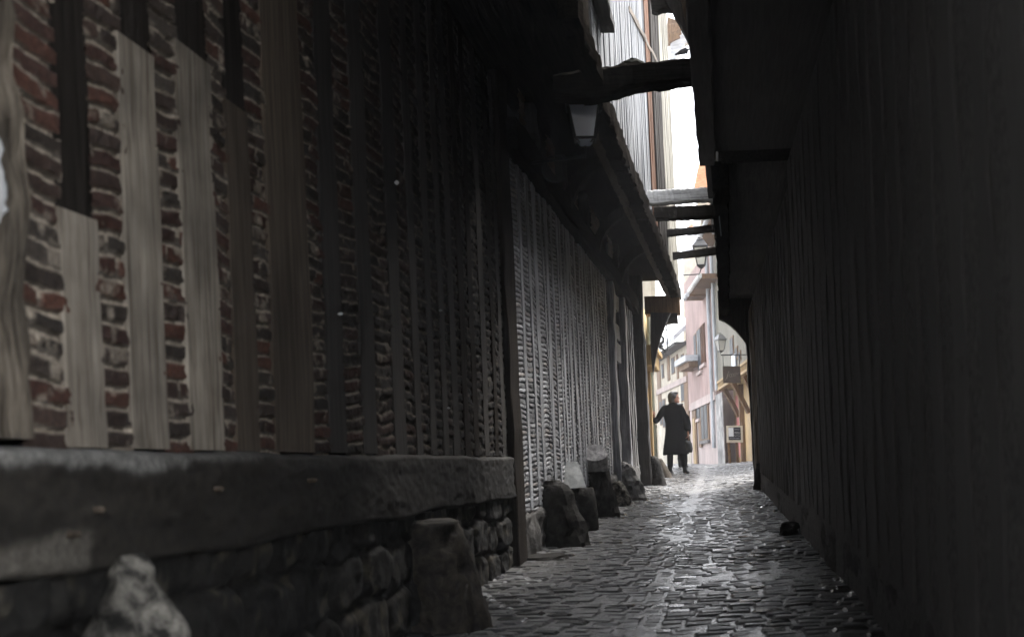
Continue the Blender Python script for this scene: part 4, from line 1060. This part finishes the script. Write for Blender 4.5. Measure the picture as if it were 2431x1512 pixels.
obj('downpipe', MB().tube([FW.pt(FW.L-.25, 7.1, .12), FW.pt(FW.L-.25, zj, .12)], .06, 8), M['zinc'], hW)
eave(FW, -2, FW.L, 7.15, .5, .16, hW, M['brown_wood'], M['zinc'])
obj('banner', FW.box(MB(), FW.at(1752,850)[0], FW.at(1744,850)[0], FW.at(1748,895)[1], FW.at(1748,842)[1], .06, .10), M['paper'], hW)
# --- big slate roofed house with orange gable far behind
dG = 66
hG = thing('gabled_house', 'distant house with pale grey slate roof and ochre bargeboards above the lantern', 'house', P(1660,1100,dG))
rp = [P(1622,596,dG), P(1632,560,dG), P(1640,528,dG), P(1720,520,dG), P(1720,600,dG)]
obj('roof', MB().prism(rp, (0,.5,0)), M['slate'], hG)
obj('wall', MB().prism([P(1622,600,dG+1), P(1720,604,dG+1), P(1720,1100,dG+1), P(1622,1100,dG+1)], (0,8,0)), M['cream_plaster'], hG)
gp = [P(1672,545,dG-2), P(1720,540,dG-2), P(1720,600,dG-2), P(1698,600,dG-2)]
obj('gable', MB().prism(gp, (0,1,0)), M['cream_plaster'], hG)
obj('bargeboard', MB().timber(P(1668,540,dG-2.2), P(1700,600,dG-2.2), .22, .15, side=(0,1,0), seg=4, jit=.01), M['honey_wood'], hG)
obj('bargeboard', MB().timber(P(1628,548,dG-2.4), P(1644,534,dG-2.4), .25, .15, side=(0,1,0), seg=4, jit=.01), M['orange_tile'], hG)
# --- orange tiled roof on the right, high
dO = 36
hO = thing('tiled_house', 'tall house with an orange tiled gable behind the right hand black gable', 'house', P(1690,1100,dO+4))
obj('tiled_gable', MB().prism([P(1648,452,dO), P(1652,420,dO), P(1664,372,dO), P(1672,345,dO), P(1740,330,dO), P(1740,452,dO)], (0,.4,0)), M['orange_tile'], hO)
obj('wall', MB().prism([P(1650,452,dO+.3), P(1740,452,dO+.3), P(1740,640,dO+.3), P(1712,640,dO+.3), P(1712,520,dO+.3), P(1664,520,dO+.3)], (0,4,0)), M['cream_plaster'], hO)
# --- far eaves in the top slot: rafters and slate verge
dT = 27
hT = thing('gabled_house', 'house far behind with brown rafters and grey verge seen over the mossy beam', 'house', P(1600,1110,dT))
obj('verge', MB().prism([P(1588,146,dT), P(1600,146,dT), P(1626,103,dT), P(1642,96,dT), P(1622,60,dT), P(1592,104,dT)], (0,.25,0)), M['slate'], hT)
for k in range(4):
    obj('rafter', MB().timber(P(1586,66+11*k,dT-.3), P(1624-4*k,58+9*k,dT-.3), .10, .10, seg=3, jit=.01, seed=k), M['brown_wood'], hT)
obj('roof_boards', MB().prism([P(1584,104,dT+.35), P(1592,104,dT+.35), P(1640,62,dT+.35), P(1584,40,dT+.35)], (0,.2,0)), M['brown_wood'], hT)
obj('wall', MB().prism([P(1545,1110,dT+.6), P(1556,1110,dT+.6), P(1556,30,dT+.6), P(1545,30,dT+.6)], (-1.5,2,0)), M['cream_plaster'], hT)

# ================================================================== SIGNS, BIRD, WIRES
# notice board on posts
dN = 31.5
sN = thing('notice_board', 'cream framed notice board on brown posts with chalk writing and a white sheet', 'sign', P(1745,1098,dN))
def quad(d, u0, v0, u1, v1, t, sk=0): return MB().prism([P(u0,v0,d), P(u0+sk,v1,d), P(u1+sk,v1,d), P(u1,v0,d)], (0,t,0))
obj('frame', quad(dN, 1724,1010,1763,1050, .06, 1), M['board_cream'], sN)
pb = obj('panel', quad(dN-.012, 1729,1014,1758,1044, .03, 1), M['chalkboard'], sN)
obj('sheet', quad(dN-.02, 1729,1015,1741,1036, .01, 1), M['paper'], pb)
ck = MB(); rg = random.Random(6)
for (v, ua, ub, h_) in ((1019,1743,1755,1.2),(1026,1742,1757,2.2),(1029,1744,1756,1.5),(1034,1742,1757,1.3),(1040,1731,1756,1.4)):
    u = ua
    while u < ub:
        w = rg.uniform(.6, 1.8); pa = P(u, v+rg.uniform(-h_,h_)*.5, dN-.024); pbb = P(min(u+w,ub), v+rg.uniform(-h_,h_)*.5, dN-.024)
        ck.tube([pa, pbb], .0045, 5); u += w*.8
obj('chalk_writing', ck, M['chalk'], pb)
for (u, k) in ((1730,0),(1749,0),(1765,1)):
    a = P(u, 1050 if not k else 1006, dN+.04); b = P(u+3, 1098, dN+.04); b.z = float(ground(dN))-.02
    obj('post', MB().timber(b, a, .07, .07, side=(1,0,0), seg=5, jit=.008, seed=u), M['brown_wood'], sN)
# hanging board sign
dH = 31.0
sH = thing('hanging_sign', 'square dark brown hanging sign with faint script lettering below the far lantern', 'sign', P(1735,895,dH))
obj('board', quad(dH, 1715,869,1757,909, .05, 2), M['sign_brown'], sH)
sc = MB()
curve = [(1722,902),(1725,897),(1728,888),(1731,881),(1729,884),(1728,893),(1726,899)]
sc.tube([P(u, v, dH-.008) for u, v in curve], .007, 5)
for c0, r0 in ((1734,2.6),(1739,2.4),(1744,2.2)):
    sc.tube([P(c0+r0*math.cos(a), 891+r0*1.5*math.sin(a)-(c0-1734)*.15, dH-.008) for a in [2*math.pi*k/10 for k in range(11)]], .006, 5)
sc.tube([P(1747,884,dH-.008), P(1751,889,dH-.008), P(1753,884,dH-.008)], .010, 5)
obj('lettering', sc, M['sign_letter'], sH)
obj('hanger', MB().tube([P(1717,869,dH+.03), P(1716,842,dH+.03)], .01, 6).tube([P(1755,869,dH+.03), P(1756,842,dH+.03)], .01, 6).tube([P(1712,842,dH+.03), P(1800,842,dH+.03)], .012, 6), M['iron'], sH)
# wrought iron restaurant sign
dI = 27.0
sI = thing('iron_sign', 'openwork wrought iron restaurant sign silhouetted beside the curved bracket', 'sign', P(1570,800,dI))
obj('frame', MB().tube([P(1582,765,dI), P(1585,833,dI)], .014, 6).tube([P(1540,786,dI), P(1582,783,dI)], .012, 6).tube([P(1540,845,dI), P(1586,842,dI)], .006, 6), M['iron'], sI)
scr = [(1571,800),(1574,803),(1576,808),(1575,814),(1570,818),(1566,823),(1569,828),(1575,832),(1579,836),(1577,840)]
scr2 = [(1566,806),(1571,809),(1576,815),(1572,821),(1578,827),(1575,835)]
obj('scroll', MB().tube([P(u-1, v-3, dI) for u, v in scr], [.02,.025,.03,.03,.035,.04,.035,.03,.025,.02], 6).tube([P(1560,813,dI), P(1567,819,dI), P(1574,822,dI)], .02, 6), M['iron'], sI)
cu = bpy.data.curves.new('lettering', 'FONT'); cu.body = 'RESTAURANT'; cu.align_x = 'RIGHT'; cu.extrude = .012; cu.size = .165
to = bpy.data.objects.new('tmp', cu); scene.collection.objects.link(to); bpy.context.view_layer.update()
tm = bpy.data.meshes.new_from_object(to.evaluated_get(bpy.context.evaluated_depsgraph_get()))
bpy.data.objects.remove(to)
pr = P(1585, 842, dI); V = np.array([v.co[:] for v in tm.vertices])
V2 = np.stack([pr.x + V[:,0]*.75, pr.y + V[:,2]*-1, pr.z + V[:,1]], -1)
obj('lettering', MB().add(V2, [tuple(p_.vertices) for p_ in tm.polygons]), M['iron'], sI)
# bird on the beam
dB = 12.0
bc = P(1623, 124, dB)
bird = thing('bird', 'dark bird perched above the mossy beam in the strip of sky', 'bird', bc-Vector((0,0,.05)))
V, Fq = skin_mesh([P(1602,131,dB), P(1608,128.5,dB), P(1616,125,dB), P(1624,123,dB), P(1630,121,dB), P(1633,118,dB), P(1636.5,118.5,dB)], [(k,k+1) for k in range(6)], [.010,.012,.024,.030,.026,.019,.005], 2, root=3)
obj('body', MB().add(V, Fq), M['feather'], bird, smooth=True)
obj('leg', MB().tube([P(1621,128,dB), P(1622,150,dB)], .0035, 5), M['feather'], bird)
obj('leg', MB().tube([P(1625,128,dB), P(1626,150,dB)], .0035, 5), M['feather'], bird)
tag(obj('wire', MB().tube([P(1655,230,30), P(1652,340,30), P(1648,455,30)], .012, 5), M['iron']), 'thin vertical wire in the strip of white sky', 'wire')

# ================================================================== THIN HAZE ADDED TO LIFT THE BLACKS
hz = bpy.data.materials.new('air'); hz.use_nodes = True; N = hz.node_tree.nodes; N.clear()
ho = N.new('ShaderNodeOutputMaterial'); hv = N.new('ShaderNodeVolumePrincipled'); hv.inputs['Color'].default_value = (.9,.9,.92,1); hv.inputs['Density'].default_value = .0026
hv.inputs['Anisotropy'].default_value = 0
hz.node_tree.links.new(hv.outputs[0], ho.inputs['Volume'])
tag(obj('haze', MB().box(-92, 92, -42, 122, -4.2, 16), hz), kind='stuff')

# ================================================================== LIGHT, SKY, CAMERA
w = bpy.data.worlds.new("World"); scene.world = w; w.use_nodes = True
N = w.node_tree.nodes; L = w.node_tree.links
bg = N['Background']; sky = N.new('ShaderNodeTexSky'); sky.sky_type = 'NISHITA'; sky.sun_disc = False
EL, AZ = R(56), R(32)                                  # azimuth from +Y towards +X
sky.sun_elevation = EL; sky.sun_rotation = AZ; sky.air_density = 1.0; sky.dust_density = 3.0
hs = N.new('ShaderNodeHueSaturation'); hs.inputs['Saturation'].default_value = .28
L.new(sky.outputs[0], hs.inputs['Color']); L.new(hs.outputs[0], bg.inputs['Color'])
bg.inputs['Strength'].default_value = .13
sl = bpy.data.lights.new('sun', 'SUN'); sl.energy = 1.0; sl.angle = R(14); sl.color = (1, .965, .92)
so = bpy.data.objects.new('sun', sl); col.objects.link(so)
dirv = Vector((math.sin(AZ)*math.cos(EL), math.cos(AZ)*math.cos(EL), math.sin(EL)))
so.rotation_euler = dirv.to_track_quat('Z', 'Y').to_euler(); so.location = (0, 20, 30)

cam = bpy.data.cameras.new('camera'); co = bpy.data.objects.new('camera', cam); col.objects.link(co)
cam.sensor_width = 36; cam.lens = F_PX/W_PX*36
cam.shift_x = -(CX-W_PX/2)/W_PX; cam.shift_y = (CY-1512/2)/W_PX
co.matrix_world = Matrix.Rotation(R(90), 4, 'X') @ Matrix.Rotation(-ROLL, 4, 'Z')
cam.clip_start = .05; cam.clip_end = 2000
cam.dof.use_dof = True; cam.dof.focus_distance = 17.0; cam.dof.aperture_fstop = 3.4
scene.camera = co
vs_ = scene.view_settings; vs_.view_transform = 'Standard'; vs_.look = 'None'; vs_.gamma = 1; vs_.exposure = 3.05
cy = scene.cycles; cy.use_denoising = True; cy.max_bounces = 10; cy.diffuse_bounces = 6; cy.glossy_bounces = 4; cy.sample_clamp_indirect = 6
